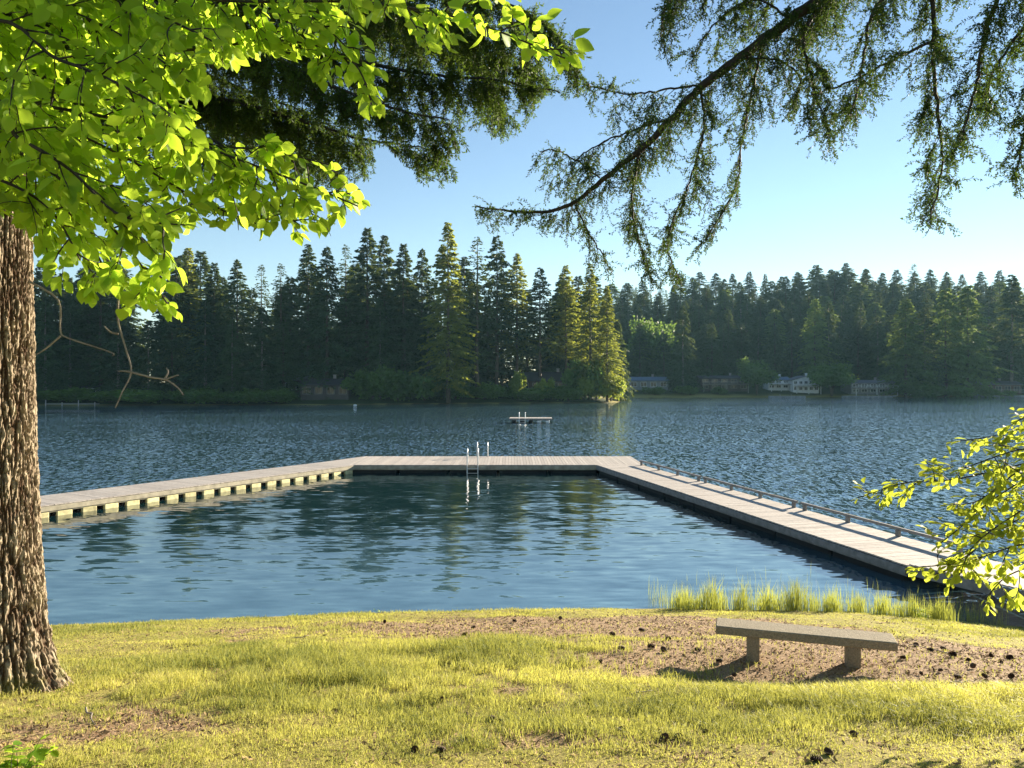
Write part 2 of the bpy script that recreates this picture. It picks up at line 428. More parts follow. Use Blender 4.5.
def trunk_mb(H, r0, limbs=0, seed=0, lean=0.0):
    r = np.random.default_rng(seed); m = MB()
    z = np.linspace(-1.5, H * 0.99, 9); 
    pts = np.stack([lean * z * z / H + r.normal(0, 0.05, 9), r.normal(0, 0.05, 9), z], 1)
    m.tube(pts, r0 * (1 - np.clip(z, 0, H) / H) + 0.03, 7)
    for k in range(limbs):
        zz = r.uniform(0.15, 0.5) * H; a = r.uniform(0, 6.28); L = r.uniform(0.6, 2.6)
        p = np.array([[0, 0, zz], [math.cos(a) * L * .5, math.sin(a) * L * .5, zz + 0.1], [math.cos(a) * L, math.sin(a) * L, zz - 0.3]])
        m.tube(p, [0.07, 0.05, 0.02], 4)
    return m
PROT = {}
def conifer_proto(key, H, Rm, base, seed, mat='conifer', bark='far_bark', limbs=10, **kw):
    t = empty('conifer_tree')
    V, Fq, T = conifer_np(H, Rm, base, seed, **kw)
    c = mesh_np('crown', V, Fq, M[mat], t, tint=T)
    b = trunk_mb(H, H * 0.0105, limbs, seed).build('trunk', M[bark], t, smooth=True)
    PROT[key] = [t, [c, b], H, False]
conifer_proto('fir_a', 44, 8.2, 5, 1, cards=44, csize=0.62)
conifer_proto('fir_b', 44, 7.2, 8, 2, cards=44, droop=0.15, csize=0.62)
conifer_proto('fir_c', 44, 9.4, 3, 3, cards=46, droop=0.5, csize=0.62)
conifer_proto('fir_slim', 44, 6.4, 4, 4, cards=44, droop=0.4, csize=0.6)
conifer_proto('fir_high', 44, 7.6, 16, 5, cards=44, open_=0.12, limbs=22, csize=0.62)
conifer_proto('fir_sparse', 44, 6.6, 9, 6, cards=18, open_=0.25, droop=0.3, csize=0.55)
conifer_proto('cedar', 36, 7.4, 2.5, 8, cards=46, droop=0.7, csize=0.62, bark='pale_bark')
conifer_proto('cedar_high', 36, 7.0, 7, 9, cards=46, droop=0.6, csize=0.62, bark='pale_bark')
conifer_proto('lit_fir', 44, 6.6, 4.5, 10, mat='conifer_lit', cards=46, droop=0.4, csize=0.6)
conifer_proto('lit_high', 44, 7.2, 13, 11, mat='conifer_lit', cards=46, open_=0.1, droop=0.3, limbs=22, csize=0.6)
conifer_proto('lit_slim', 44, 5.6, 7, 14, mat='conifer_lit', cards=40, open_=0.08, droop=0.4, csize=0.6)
conifer_proto('blunt', 36, 8.0, 3, 12, cards=40, droop=0.5, csize=0.7, blunt=0.68)
conifer_proto('blunt_light', 36, 8.0, 3, 13, mat='conifer_light', cards=40, droop=0.5, csize=0.7, blunt=0.7)
TREES = []
def place(key, X, Y, H, wid=1.0, rz=None, label=None, group=None, cat='conifer'):
    t, kids, H0, used = PROT[key]; wid = wid * 1.22
    if not used: PROT[key][3] = True; o = t
    else: o = copy_thing(t, kids)
    s = H / H0; o.location = (X, Y, h1(X, Y) - 0.1); o.scale = (s * wid, s * wid, s)
    o.rotation_euler = (0, 0, random.uniform(0, 6.28) if rz is None else rz)
    tag(o, label, cat, group)
    TREES.append((X, Y)); return o
def place_px(key, px, topy, Y, wid=1.0, label=None, group=None, cat='conifer'):
    X = (px - 512) / F * Y; z = h1(X, Y); H = CAM[2] - (topy - 384) / F * Y - z
    return place(key, X, Y, H, wid, None, label, group, cat)

G1 = 'dark conifers of the left shore wood'
L1 = 'dark green conifer crowded into the shaded wood across the lake on the left'
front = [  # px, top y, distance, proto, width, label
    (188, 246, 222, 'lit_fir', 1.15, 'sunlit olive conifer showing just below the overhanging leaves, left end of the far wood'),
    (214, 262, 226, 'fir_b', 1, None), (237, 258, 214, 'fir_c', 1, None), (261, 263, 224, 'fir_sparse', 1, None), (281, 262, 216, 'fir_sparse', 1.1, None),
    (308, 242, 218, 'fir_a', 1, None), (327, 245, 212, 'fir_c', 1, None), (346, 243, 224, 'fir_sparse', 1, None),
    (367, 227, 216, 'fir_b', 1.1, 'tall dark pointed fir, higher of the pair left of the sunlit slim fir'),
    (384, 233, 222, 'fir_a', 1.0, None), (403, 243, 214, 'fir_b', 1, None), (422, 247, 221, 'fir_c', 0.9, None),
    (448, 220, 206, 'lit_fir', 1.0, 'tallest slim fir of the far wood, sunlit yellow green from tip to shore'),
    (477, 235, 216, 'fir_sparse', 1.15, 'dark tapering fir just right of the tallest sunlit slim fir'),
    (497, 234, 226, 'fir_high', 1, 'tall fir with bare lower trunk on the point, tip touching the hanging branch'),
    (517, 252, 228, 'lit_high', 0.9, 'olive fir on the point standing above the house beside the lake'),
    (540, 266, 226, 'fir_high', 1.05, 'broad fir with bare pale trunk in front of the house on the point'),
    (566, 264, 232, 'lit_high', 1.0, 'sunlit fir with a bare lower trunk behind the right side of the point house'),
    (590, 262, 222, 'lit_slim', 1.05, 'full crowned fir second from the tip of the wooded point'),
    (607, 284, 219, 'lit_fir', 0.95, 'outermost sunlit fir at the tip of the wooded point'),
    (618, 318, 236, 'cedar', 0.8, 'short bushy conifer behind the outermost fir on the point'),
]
for px, ty, Y, k, wd, lab in front:
    place_px(k, px, ty, Y, wd, lab or L1, G1 if lab is None else 'conifers on the wooded point and left shore')
rr = random.Random(3)
ks = ['fir_a', 'fir_b', 'fir_c', 'fir_slim', 'fir_high', 'fir_sparse', 'cedar']
for i_ in range(66):
    px = rr.uniform(-60, 595); Y = rr.uniform(222, 262) if px > 200 else rr.uniform(205, 262)
    if px < 210: top = rr.uniform(240, 285)
    elif px < 300: top = rr.uniform(268, 300)
    elif px < 480: top = rr.uniform(250, 285)
    else: top = rr.uniform(272, 300)
    if px > 470: Y = max(Y, 240)
    if px > 560: Y = max(Y, 246)
    place_px(rr.choice(ks), px, top, Y, rr.uniform(1.1, 1.5), L1, G1)
for px, top, Y in [(45, 300, 201), (70, 312, 204), (118, 296, 203), (148, 320, 201), (172, 305, 204), (205, 300, 203), (232, 318, 201), (262, 306, 203), (283, 322, 204), (380, 300, 211), (405, 312, 214), (428, 305, 216)]:
    place_px(rr.choice(['cedar', 'fir_c']), px, top, Y, rr.uniform(1.1, 1.4), L1, G1)

# far shore trees
G2 = 'conifers standing along the far shore'
for px, ty, Y, k, wd, lab in [
    (683, 305, 312, 'cedar', 1.0, 'pointed conifer by the far shore between the blue roofed and dark decked houses'),
    (712, 322, 330, 'fir_c', 1.2, 'dark conifer behind the roof of the decked house on the far shore'),
    (815, 298, 335, 'blunt_light', 0.9, 'pale topped conifer, left of the two rising behind the white house'),
    (829, 300, 338, 'cedar_high', 0.9, 'pale topped conifer, right of the two rising behind the white house'),
    (861, 299, 345, 'fir_slim', 0.9, 'slim conifer rising behind the house with the long deck'),
    (878, 322, 335, 'cedar', 1.1, 'bushy conifer standing close behind the house with the long deck'),
    (906, 298, 305, 'blunt_light', 1.1, 'light cedar at the decked house end of the big far shore clump'),
    (925, 306, 310, 'cedar_high', 1.2, 'low crowned cedar in the big clump on the far shore'),
    (946, 287, 307, 'blunt_light', 1.0, 'tall twin topped cedar with a pale trunk in the big far shore clump'),
    (968, 284, 308, 'blunt_light', 1.05, 'tallest cedar of the big clump on the far shore'),
    (1012, 273, 325, 'cedar_high', 1.1, 'large cedar with pale trunk at the frame edge beside the brown house'),
    (1032, 290, 318, 'fir_high', 1.0, 'conifer with bare pale trunk beyond the brown house'),
    (640, 322, 335, 'fir_c', 1.2, 'dark conifer behind the blue roofed house near the point'),
    (664, 330, 330, 'fir_a', 1.3, 'dark low conifer between the blue roof and the pointed conifer'),
    (738, 330, 340, 'fir_c', 1.3, 'dark conifer left of the round pale green tree on the far shore'),
    (775, 325, 345, 'fir_a', 1.3, 'dark conifer directly behind the white house roof'),
    (797, 330, 350, 'fir_c', 1.3, 'dark conifer behind the chimney of the white house'),
    ]:
    place_px(k, px, ty, Y, wd, lab, G2)
def ridge_top(px): return float(np.interp(px, [560, 620, 650, 724, 766, 807, 852, 900, 940, 993, 1060], [290, 284, 278, 268, 272, 267, 262, 266, 266, 271, 275]))
G3 = 'conifers covering the hill beyond the lake'
L3 = 'hazy blue green conifer in the forest covering the far hill'
cnt = 0
for row, (Y0, drop) in enumerate([(348, 52), (376, 40), (404, 28), (434, 18), (466, 9), (500, 2)]):
    px = 606 + (row % 2) * 6
    while px < 1075:
        Y = Y0 + rr.uniform(-11, 11); top = ridge_top(px) + drop + rr.uniform(-5, 7)
        X = (px - 512) / F * Y; H = CAM[2] - (top - 384) / F * Y - h1(X, Y)
        H = min(max(H, 17), 46)
        place(rr.choice(ks + ['blunt', 'blunt_light', 'cedar', 'fir_c']), X, Y, H, rr.uniform(1.2, 1.75), None, L3, G3); cnt += 1
        px += rr.uniform(13.5, 19.5)

# filler forest beyond both woods, low detail, one mass
def forest_mass():
    pr = [conifer_np(30, 4.4, 4, 60 + q, cards=5, csize=1.5, sp=1.3) for q in range(4)]
    Vs, Fs, Ts = [], [], []; n = 0; r = random.Random(5)
    spots = []
    for q in range(330):
        if q < 130: X = r.uniform(-215, 24); Y = r.uniform(262, 330)
        elif q < 165: X = r.uniform(-260, -150); Y = r.uniform(195, 300)
        else: X = r.uniform(40, 470); Y = r.uniform(505, 620)
        spots.append((X, Y, r.uniform(20, 27) if Y < 400 else r.uniform(18, 25)))
    for X, Y, H in spots:
        V, Fq, T = r.choice(pr); a = r.uniform(0, 6.28); s = H / 30
        c, d = math.cos(a), math.sin(a)
        W = np.stack([V[:, 0] * c - V[:, 1] * d, V[:, 0] * d + V[:, 1] * c, V[:, 2]], 1) * s + [X, Y, h1(X, Y)]
        Vs.append(W); Fs.append(Fq + n); Ts.append(T); n += len(V)
    o = mesh_np('forest', np.concatenate(Vs), np.concatenate(Fs), M['conifer'], tint=np.concatenate(Ts))
    tag(o, 'dense dark forest closing the view behind the nearer conifers', 'forest', kind='stuff')
forest_mass()

# ------------------------------------------------------------------ far broadleaf trees and shrubs
def bush_np(seed, n=5200, cs=0.22, lumps=11, tall=1.0):
    r = np.random.default_rng(seed); Vs = []; T = []
    lc = r.normal(0, 0.42, (lumps, 3)); lc[:, 2] = np.abs(lc[:, 2]) * 0.8 + 0.55; lc[:, 2] *= tall
    lr = r.uniform(0.24, 0.5, lumps)
    k = r.integers(0, lumps, n)
    d = r.normal(0, 1, (n, 3)); d /= np.linalg.norm(d, axis=1)[:, None]
    p = lc[k] + d * (lr[k] * np.where(r.random(n) < 0.3, r.uniform(0.9, 1.55, n), r.uniform(0.4, 1.1, n) ** 0.6))[:, None]
    p[:, 2] = np.abs(p[:, 2])
    a = d + r.normal(0, 0.7, (n, 3)); a /= np.linalg.norm(a, axis=1)[:, None]
    b = np.cross(a, r.normal(0, 1, (n, 3))); b /= np.linalg.norm(b, axis=1)[:, None]
    s = cs * r.uniform(0.5, 1.3, n)[:, None] * 0.45
    V = np.stack([p - a * s, p + b * s * 0.6, p + a * s, p - b * s * 0.6], 1).reshape(-1, 3)
    T = np.repeat(np.clip(0.5 + (r.random(lumps)[k] - .5) * 0.5 + r.normal(0, 0.15, n), 0, 1), 4)
    return V, np.arange(len(V)).reshape(-1, 4), T
def bush_proto(key, name, seed, trunk=0.0, mat='broad_far', **kw):
    t = empty(name); V, Fq, T = bush_np(seed, **kw); V = V + [0, 0, trunk]
    c = mesh_np('crown' if trunk else 'foliage', V, Fq, M[mat], t, tint=T)
    m = MB(); r = random.Random(seed)
    for q in range(5):
        a = r.uniform(0, 6.28); l = 0.5
        m.tube([(0, 0, -0.1), (math.cos(a) * 0.08, math.sin(a) * 0.08, 0.35 + trunk), (math.cos(a) * l, math.sin(a) * l, 1.0 + trunk)], [0.045, 0.03, 0.01], 5)
    b = m.build('trunk' if trunk else 'stem', M['far_bark'], t)
    PROT[key] = [t, [c, b], 1.0, False]
bush_proto('bush_a', 'shrub', 1); bush_proto('bush_b', 'shrub', 2, lumps=16); bush_proto('bush_c', 'shrub', 5, lumps=8, tall=1.3)
M['pale_crown'] = mat_leaf('pale_crown_leaves', (0.06, 0.13, 0.035), (0.14, 0.25, 0.06), (0.28, 0.42, 0.08), 0.4, 0.6)
M['lit_shrub'] = mat_leaf('sun_painted_shrub_leaves', (0.10, 0.18, 0.03), (0.24, 0.32, 0.05), (0.5, 0.6, 0.08), 0.45, 0.6)  # far broad leaf colour with the sunlight painted in
bush_proto('bush_bright', 'shrub', 8, lumps=9, tall=1.2, mat='lit_shrub')
bush_proto('round', 'broadleaf_tree', 3, trunk=0.35, lumps=34, tall=1.5, n=8000, cs=0.16)
bush_proto('round_light', 'broadleaf_tree', 6, trunk=0.35, lumps=34, tall=1.5, n=8000, cs=0.16, mat='pale_crown')
def bush(key, px, base_y, Y, wpx, hpx, label, group, cat='shrub'):
    X = (px - 512) / F * Y; z = h1(X, Y)
    t, kids, _, used = PROT[key]
    if used: o = copy_thing(t, kids)
    else: PROT[key][3] = True; o = t
    hh = {'bush_a': 1.6, 'bush_b': 1.7, 'bush_c': 2.0, 'round': 2.7, 'round_light': 2.7, 'bush_bright': 1.9}[key]; ww = 1.7
    o.location = (X, Y, z - 0.1); s = wpx / F * Y / ww
    o.scale = (s, s, hpx / F * Y / hh); o.rotation_euler = (0, 0, rr.uniform(0, 6.28))
    tag(o, label, cat, group)
GB = 'shrubs along the shore of the wooded point'
for a in [('bush_b', 372, 0, 207, 34, 30, 'broad green shrub on the left shore beside the shaded low house'),
          ('bush_a', 398, 0, 208, 42, 38, 'largest shaded green shrub left of the tallest slim fir'),
          ('bush_c', 424, 0, 210, 34, 34, 'green shrub between the largest shrub and the tallest slim fir'),
          ('bush_b', 455, 0, 214, 36, 22, 'low dark shrub at the foot of the tallest slim fir'),
          ('bush_a', 484, 0, 215, 30, 18, 'low dark shrub right of the foot of the tallest slim fir'),
          ('bush_bright', 518, 0, 217, 15, 32, 'bright yellow green shrub on the bank left of the point house'),
          ('bush_bright', 544, 0, 216, 14, 26, 'small bright shrub on the bank before the point house'),
          ('bush_b', 530, 0, 214.5, 40, 14, 'low ground hugging shrub on the bank before the point house'),
          ('bush_b', 568, 0, 216.5, 34, 16, 'low shaded shrub on the bank right of the point house'),
          ('bush_bright', 596, 0, 219, 24, 36, 'tall sunlit shrub near the tip of the point'),
          ('bush_bright', 611, 0, 222, 24, 32, 'sunlit shrub at the very tip of the point over the water'),
          ('bush_b', 585, 0, 222, 30, 40, 'upright shrub behind the low shaded ones near the tip of the point')]:
    bush(*a, GB)
GS = 'low shrubs along the dark left shore'
for px, Y, wd, hh in [(20, 195, 40, 12), (64, 196, 44, 14), (110, 196, 46, 13), (150, 197, 50, 14), (196, 196, 52, 18), (240, 197, 48, 15), (276, 197.5, 40, 16)]:
    bush(rr.choice(['bush_a', 'bush_b']), px, 0, Y, wd, hh, 'low dark shrub along the shaded left shore', GS)
GR = 'broadleaf trees and shrubs on the far shore'
bush('round_light', 757, 0, 306, 26, 36, 'round pale green broadleaf tree left of the white house', GR, 'broadleaf tree')
bush('round', 832, 0, 306, 34, 34, 'round dark green tree by the water right of the white house', GR, 'broadleaf tree')
bush('round', 652, 0, 345, 40, 66, 'large rounded light green tree behind the blue roofed house', GR, 'broadleaf tree')
bush('bush_a', 925, 0, 305, 40, 18, 'wide low shrub before the big cedar clump', GR)
bush('bush_b', 690, 0, 302, 18, 9, 'small shrub on the lawn before the dark decked house', GR)
bush('bush_c', 718, 0, 304, 12, 9, 'reddish small shrub below the deck of the dark house', GR)
bush('bush_b', 655, 0, 300, 18, 8, 'low shrub on the lawn before the blue roofed house', GR)
bush('bush_a', 990, 0, 314, 22, 9, 'low shrub at the shore below the brown house', GR)

# ------------------------------------------------------------------ houses
def flat_mat(name, c, rough=0.7, var=0.12): return mat_simple(name, c, var, 1.2, rough)
HM = {'blue_roof': flat_mat('blue_grey_roof', (0.12, 0.17, 0.24)), 'dark_roof': flat_mat('dark_roof', (0.05, 0.05, 0.055)), 'grey_roof': flat_mat('grey_roof', (0.14, 0.14, 0.16)),
      'white': flat_mat('white_paint', (0.72, 0.74, 0.74)), 'grey_wall': flat_mat('grey_wall', (0.22, 0.23, 0.23)), 'brown': flat_mat('brown_wall', (0.11, 0.07, 0.05)),
      'dark_wall': flat_mat('dark_wall', (0.07, 0.06, 0.055)), 'beige': flat_mat('beige_wall', (0.32, 0.30, 0.27)), 'brick': flat_mat('brick_red', (0.22, 0.09, 0.06))}
gm = N('window_glass'); gm.set((0.03, 0.04, 0.05), 0.08, 0.6); HM['glass'] = gm.m
def house(px, Y, w_, d_, hgt, wall, roof, label, rz=0.0, pitch=0.32, gable_front=False, nwin=4, deck=False, chim=True, trim='white', base=0.0, storeys=1, porch=False):
    X = (px - 512) / F * Y; z = h1(X, Y) + base
    t = empty('house', (X, Y, z), rz)
    m = MB(); m.box((0, 0, hgt / 2 - 1.0), (w_, d_, hgt + 2.0))
    rise = (w_ if gable_front else d_) / 2 * pitch
    if gable_front:
        for sy in (-1, 1):
            y = sy * d_ / 2
            m.add([(-w_ / 2, y, hgt), (w_ / 2, y, hgt), (0, y, hgt + rise)], np.array([[0, 1, 2]]))
    else:
        for sx in (-1, 1):
            x = sx * w_ / 2
            m.add([(x, -d_ / 2, hgt), (x, d_ / 2, hgt), (x, 0, hgt + rise)], np.array([[0, 1, 2]]))
    m.build('wall', HM[wall], t)
    r_ = MB(); ov = 0.6; th = 0.22
    half = (w_ if gable_front else d_) / 2 + ov; ln = (d_ if gable_front else w_) / 2 + ov; drop = ov * pitch
    for sg in (-1, 1):
        q = [(0, -ln, hgt + rise + 0.02), (0, ln, hgt + rise + 0.02), (sg * half, ln, hgt - drop), (sg * half, -ln, hgt - drop)]
        if not gable_front: q = [(y, x, zz) for x, y, zz in q]
        V = np.array(q + [(a, b, c + th) for a, b, c in q])
        r_.add(V, np.array([[0, 1, 2, 3], [4, 7, 6, 5], [0, 4, 5, 1], [1, 5, 6, 2], [2, 6, 7, 3], [3, 7, 4, 0]]))
    rf = r_.build('roof', HM[roof], t)
    if chim:
        c = MB(); c.box((w_ * 0.18, 0.4, hgt + rise + 0.5), (0.8, 0.7, 1.5)); c.box((w_ * 0.18, 0.4, hgt + rise + 1.3), (1.0, 0.9, 0.14)); c.build('chimney', HM['beige' if wall != 'white' else 'white'], rf)
    f = MB(); f.box((0, -half if not gable_front else -ln, 0), (0, 0, 0))
    for s_ in range(storeys):
        zc = (s_ + 0.5) * hgt / storeys + 0.1; wh = hgt / storeys * 0.5; ww = w_ / nwin * 0.58
        for k in range(nwin):
            xc = -w_ / 2 + (k + 0.5) * w_ / nwin
            fr = MB()
            for (cx, cz, sx, sz) in ((xc, zc + wh / 2 + .06, ww + .24, .12), (xc, zc - wh / 2 - .06, ww + .24, .12), (xc - ww / 2 - .06, zc, .12, wh), (xc + ww / 2 + .06, zc, .12, wh), (xc, zc, .08, wh)):
                fr.box((cx, -d_ / 2 - 0.05, cz), (sx, 0.12, sz))
            fo = fr.build('window', HM[trim], t)
            g = MB(); g.box((xc, -d_ / 2 - 0.01, zc), (ww, 0.05, wh)); g.build('pane', HM['glass'], fo)
    if deck:
        dz = hgt / 2 if storeys > 1 else 0.5
        dk = MB(); dk.box((0, -d_ / 2 - 1.7, dz), (w_ * 0.95, 3.2, 0.2)); do = dk.build('deck', HM['beige'], t)
        rl = MB()
        for x in np.linspace(-w_ * .47, w_ * .47, 9): rl.box((x, -d_ / 2 - 3.2, dz + 0.55), (0.1, 0.1, 0.9))
        rl.box((0, -d_ / 2 - 3.2, dz + 1.05), (w_ * .95, 0.12, 0.12)); rl.box((0, -d_ / 2 - 3.2, dz + 0.6), (w_ * .95, 0.05, 0.06)); rl.build('railing', HM[trim], t)
        if dz > 1:
            for x in (-w_ * .46, 0, w_ * .46): ps = MB(); ps.box((x, -d_ / 2 - 3.0, dz / 2 - 0.8), (0.22, 0.22, dz + 1.4)); ps.build('post', HM[trim], t)
    tag(t, label, 'house', 'houses around the lake')
    return t
house(646, 316, 17, 8, 3.6, 'grey_wall', 'blue_roof', 'low house with a blue grey roof nearest the wooded point', 0.1, nwin=4)
house(722, 318, 20, 9, 5.0, 'dark_wall', 'dark_roof', 'dark house with a wide deck and pale stone chimney on the far shore', -0.05, 0.22, nwin=5, deck=True, storeys=2, trim='beige')
house(776, 322, 9, 7, 3.9, 'white', 'blue_roof', 'white side wing with blue grey roof joined beside the gabled white house', 0.0, nwin=3, storeys=2, deck=True)
house(802, 318, 11, 9, 4.9, 'white', 'grey_roof', 'white two storey house with a wide front gable and many windows', 0.0, 0.3, True, nwin=5, storeys=2, deck=True)
house(868, 316, 19, 9, 4.3, 'grey_wall', 'grey_roof', 'long grey house with a raised white railed deck on the far shore', 0.03, 0.25, nwin=5, deck=True, storeys=2)
house(992, 326, 20, 9, 3.8, 'brown', 'grey_roof', 'long low brown house beside the big cedar at the right', 0.0, 0.3, nwin=5, deck=True, trim='beige')
house(326, 208, 13, 8, 3.6, 'dark_wall', 'dark_roof', 'low dark roofed house in the shade of the left shore wood', 0.15, 0.35, nwin=4, chim=True, trim='grey_wall')
house(300, 214, 7, 6, 3.8, 'brown', 'grey_roof', 'small brown outbuilding next to the low dark roofed house', -0.3, 0.4, nwin=2, chim=False)
house(548, 229, 17, 9, 4.2, 'brown', 'dark_roof', 'brown house with a broad dark roof under the firs of the point', -0.1, 0.5, nwin=5, deck=True, trim='beige')
house(92, 206, 4.4, 3, 2.2, 'grey_wall', 'dark_roof', 'tiny pale shed in the deep shade at the left shore', 0.0, 0.3, nwin=2, chim=False)

# small shore things
def bulkhead(px, Y, L, label, rz=0.0):
    X = (px - 512) / F * Y; m = MB(); n_ = int(L / 0.9)
    t = empty('shore_wall', (X, Y, 0), rz)
    for k in range(n_): m.box(((k + .5) * 0.9 - L / 2, random.uniform(-.05, .05), 0.25), (0.86, 0.5, 0.9 + random.uniform(-.1, .1)), tint=random.random(), bev=0.06)
    m.build('stone_course', HM['grey_wall'], t)
    c = MB(); c.box((0, 0, 0.74), (L, 0.6, 0.08)); c.build('capstone', HM['beige'], t)
    tag(t, label, 'retaining wall')
bulkhead(868, 301.5, 22, 'grey stone retaining wall at the water below the long grey house', 0.06)
bulkhead(1000, 309.5, 26, 'pale retaining wall at the water below the brown house', 0.1)
bulkhead(788, 297.5, 16, 'low stone wall at the water before the white house', 0.05)
def small_pier(px, Y, label, npost=5, L=9.0):
    X = (px - 512) / F * Y; t = empty('pier', (X, Y, 0))
    d = MB(); d.box((0, 0, 0.45), (L, 1.6, 0.14), bev=0.02); d.build('deck', HM['beige'], t)
    for k in range(npost):
        p = MB(); x = -L / 2 + 0.3 + k * (L - .6) / (npost - 1); hh = 1.5 if k % 2 == 0 else 0.9
        p.tube([(x, -0.85, -1.5), (x, -0.85, hh)], 0.13, 8); p.build('post', HM['beige'], t)
    tag(t, label, 'pier')
small_pier(72, 187.5, 'small pier with pale posts on the dark left shore', 4, 13)
small_pier(785, 292, 'small white landing at the water below the white house', 3, 5)
small_pier(872, 297, 'small white landing at the water below the long grey house', 3, 5)
def lawn_chair(px, Y, mat, label):
    X = (px - 512) / F * Y; t = empty('garden_chair', (X, Y, h1(X, Y)), random.uniform(-.4, .4))
    s = MB(); s.box((0, 0, 0.36), (0.75, 0.8, 0.06), bev=0.01); s.build('seat', mat, t)
    b = MB(); Mx = np.array(Matrix.Rotation(R(-18), 3, 'X'))
    for k in range(5): b.box(((k - 2) * 0.15, 0.5, 0.85), (0.13, 0.04, 1.0 - abs(k - 2) * 0.06), M=Mx)
    b.build('backrest', mat, t)
    for x in (-.4, .4):
        for y in (-.35, .35): l = MB(); l.box((x, y, 0.27), (0.08, 0.08, 0.56)); l.build('leg', mat, t)
        a = MB(); a.box((x, 0, 0.58), (0.14, 0.9, 0.04)); a.build('armrest', mat, t)
    tag(t, label, 'chair', 'garden chairs on the far lawns')
HM['teal'] = flat_mat('light_blue_paint', (0.25, 0.45, 0.55))
for px, Y, mt, lab in [(905, 309, 'white', 'white garden chair by the shore shrub, nearer the decked house'), (911, 309.6, 'white', 'white garden chair by the shore shrub, nearer the cedar clump'),
                       (979, 315, 'teal', 'pale blue garden chair before the brown house, the left one'), (984, 315.4, 'teal', 'pale blue garden chair before the brown house, the right one')]:
    lawn_chair(px, Y, HM[mt], lab)
def rowboat(px, Y, label, rz, mat):
    X = (px - 512) / F * Y; t = empty('rowing_boat', (X, Y, h1(X, Y) + 0.05 if Y > 298 else 0), rz)
    xs = np.linspace(-2, 2, 13); V = []
    for x in xs:
        k = max(0.03, (1 - (abs(x) / 2.05) ** 2.6)); wd = 0.7 * k
        for a in np.linspace(0, math.pi, 9): V.append((x, -math.cos(a) * wd, 0.55 - math.sin(a) * 0.5 * (0.4 + .6 * k) + 0.05 * x * x / 2))
    i_ = np.arange(12)[:, None] * 9; j_ = np.arange(8)[None]
    Q_ = np.stack([i_ + j_, i_ + j_ + 1, i_ + 9 + j_ + 1, i_ + 9 + j_], -1).reshape(-1, 4)
    o = mesh_np('hull', V, Q_, mat, t, smooth=True); md = o.modifiers.new('thick', 'SOLIDIFY'); md.thickness = 0.05
    for x in (-.8, .6): s = MB(); s.box((x, 0, 0.42), (0.25, 1.15, 0.04)); s.build('bench_seat', HM['beige'], t)
    tag(t, label, 'boat')
rowboat(893, 305, 'small white boat pulled up on the far shore beside the stone wall', 0.2, HM['white'])
# buoy off the left shore
b = MB(); 
for k in range(5): pass
th = np.linspace(0, math.pi, 9); b.tube(np.stack([0 * th, 0 * th, -np.cos(th) * 0.32], 1), np.maximum(np.sin(th) * 0.32, 0.004), 14)
o = b.build('buoy', HM['white'], smooth=True); X = (355 - 512) / F * 186; o.location = (X, 186, 0.16); o.scale = (1.5, 1, 0.8)
tag(o, 'white mooring buoy floating off the shaded left shore', 'buoy')

# ------------------------------------------------------------------ the dock
def plank_mat():
    n = N('weathered_boards'); v = n.coord()
    m2 = n.new('ShaderNodeMapping'); m2.inputs['Scale'].default_value = (1, 1, 1); n.l(v, m2.inputs[0])
    f = n.noise(m2.outputs[0], 9, 6, 0.7); f1 = n.noise(v, 0.5, 3)
    c = n.ramp(f, [(0.3, (0.33, 0.30, 0.27)), (0.7, (0.54, 0.50, 0.46))])
    t = n.ramp(n.attr('tint'), [(0, (0.84, 0.83, 0.82)), (1, (1.08, 1.07, 1.05))])
    c = n.mix(1.0, c, t, 'MULTIPLY')
    c = n.mix(n.math('MULTIPLY', f1, 0.25), c, (0.2, 0.17, 0.14))
    return n.set(c, 0.8, 0.25, 0, n.bump(f, 0.006))
M['plank'] = plank_mat()
M['fascia'] = mat_simple('weathered_beam', (0.33, 0.30, 0.22), 0.3, 3)
M['float'] = mat_simple('yellowed_float_block', (0.52, 0.48, 0.26), 0.35, 4)
M['black'] = mat_simple('black_rubber', (0.012, 0.012, 0.012), 0.2, 4)
M['steel'] = mat_simple('galvanised_pipe', (0.62, 0.63, 0.64), 0.1, 8, 0.35, 0.6)
M['rail'] = mat_simple('grey_rail_timber', (0.20, 0.19, 0.18), 0.3, 5)
DZ = 0.5
dock = empty('floating_dock', (0, 45.7, 0))
dock_o = np.array([0, 45.7, 0])
def deck_run(corner, dirv, perp, L, W, name='decking', along=True, zf=None):
    """boards laid across the run; corner + dir*L x perp*W"""
    m = MB(); bw = 0.19; n_ = int(L / bw); a = math.atan2(dirv[1], dirv[0])
    for k in range(n_):
        s = (k + 0.5) * L / n_; c = corner + dirv * s + perp * W / 2
        z = DZ - 0.02 if zf is None else zf(s)
        m.box((c[0] - dock_o[0], c[1] - dock_o[1], z + random.uniform(-.003, .003)), (L / n_ - 0.012, W + random.uniform(-.015, .015), 0.04), a, tint=random.random())
    return m.build(name, M['plank'], dock)
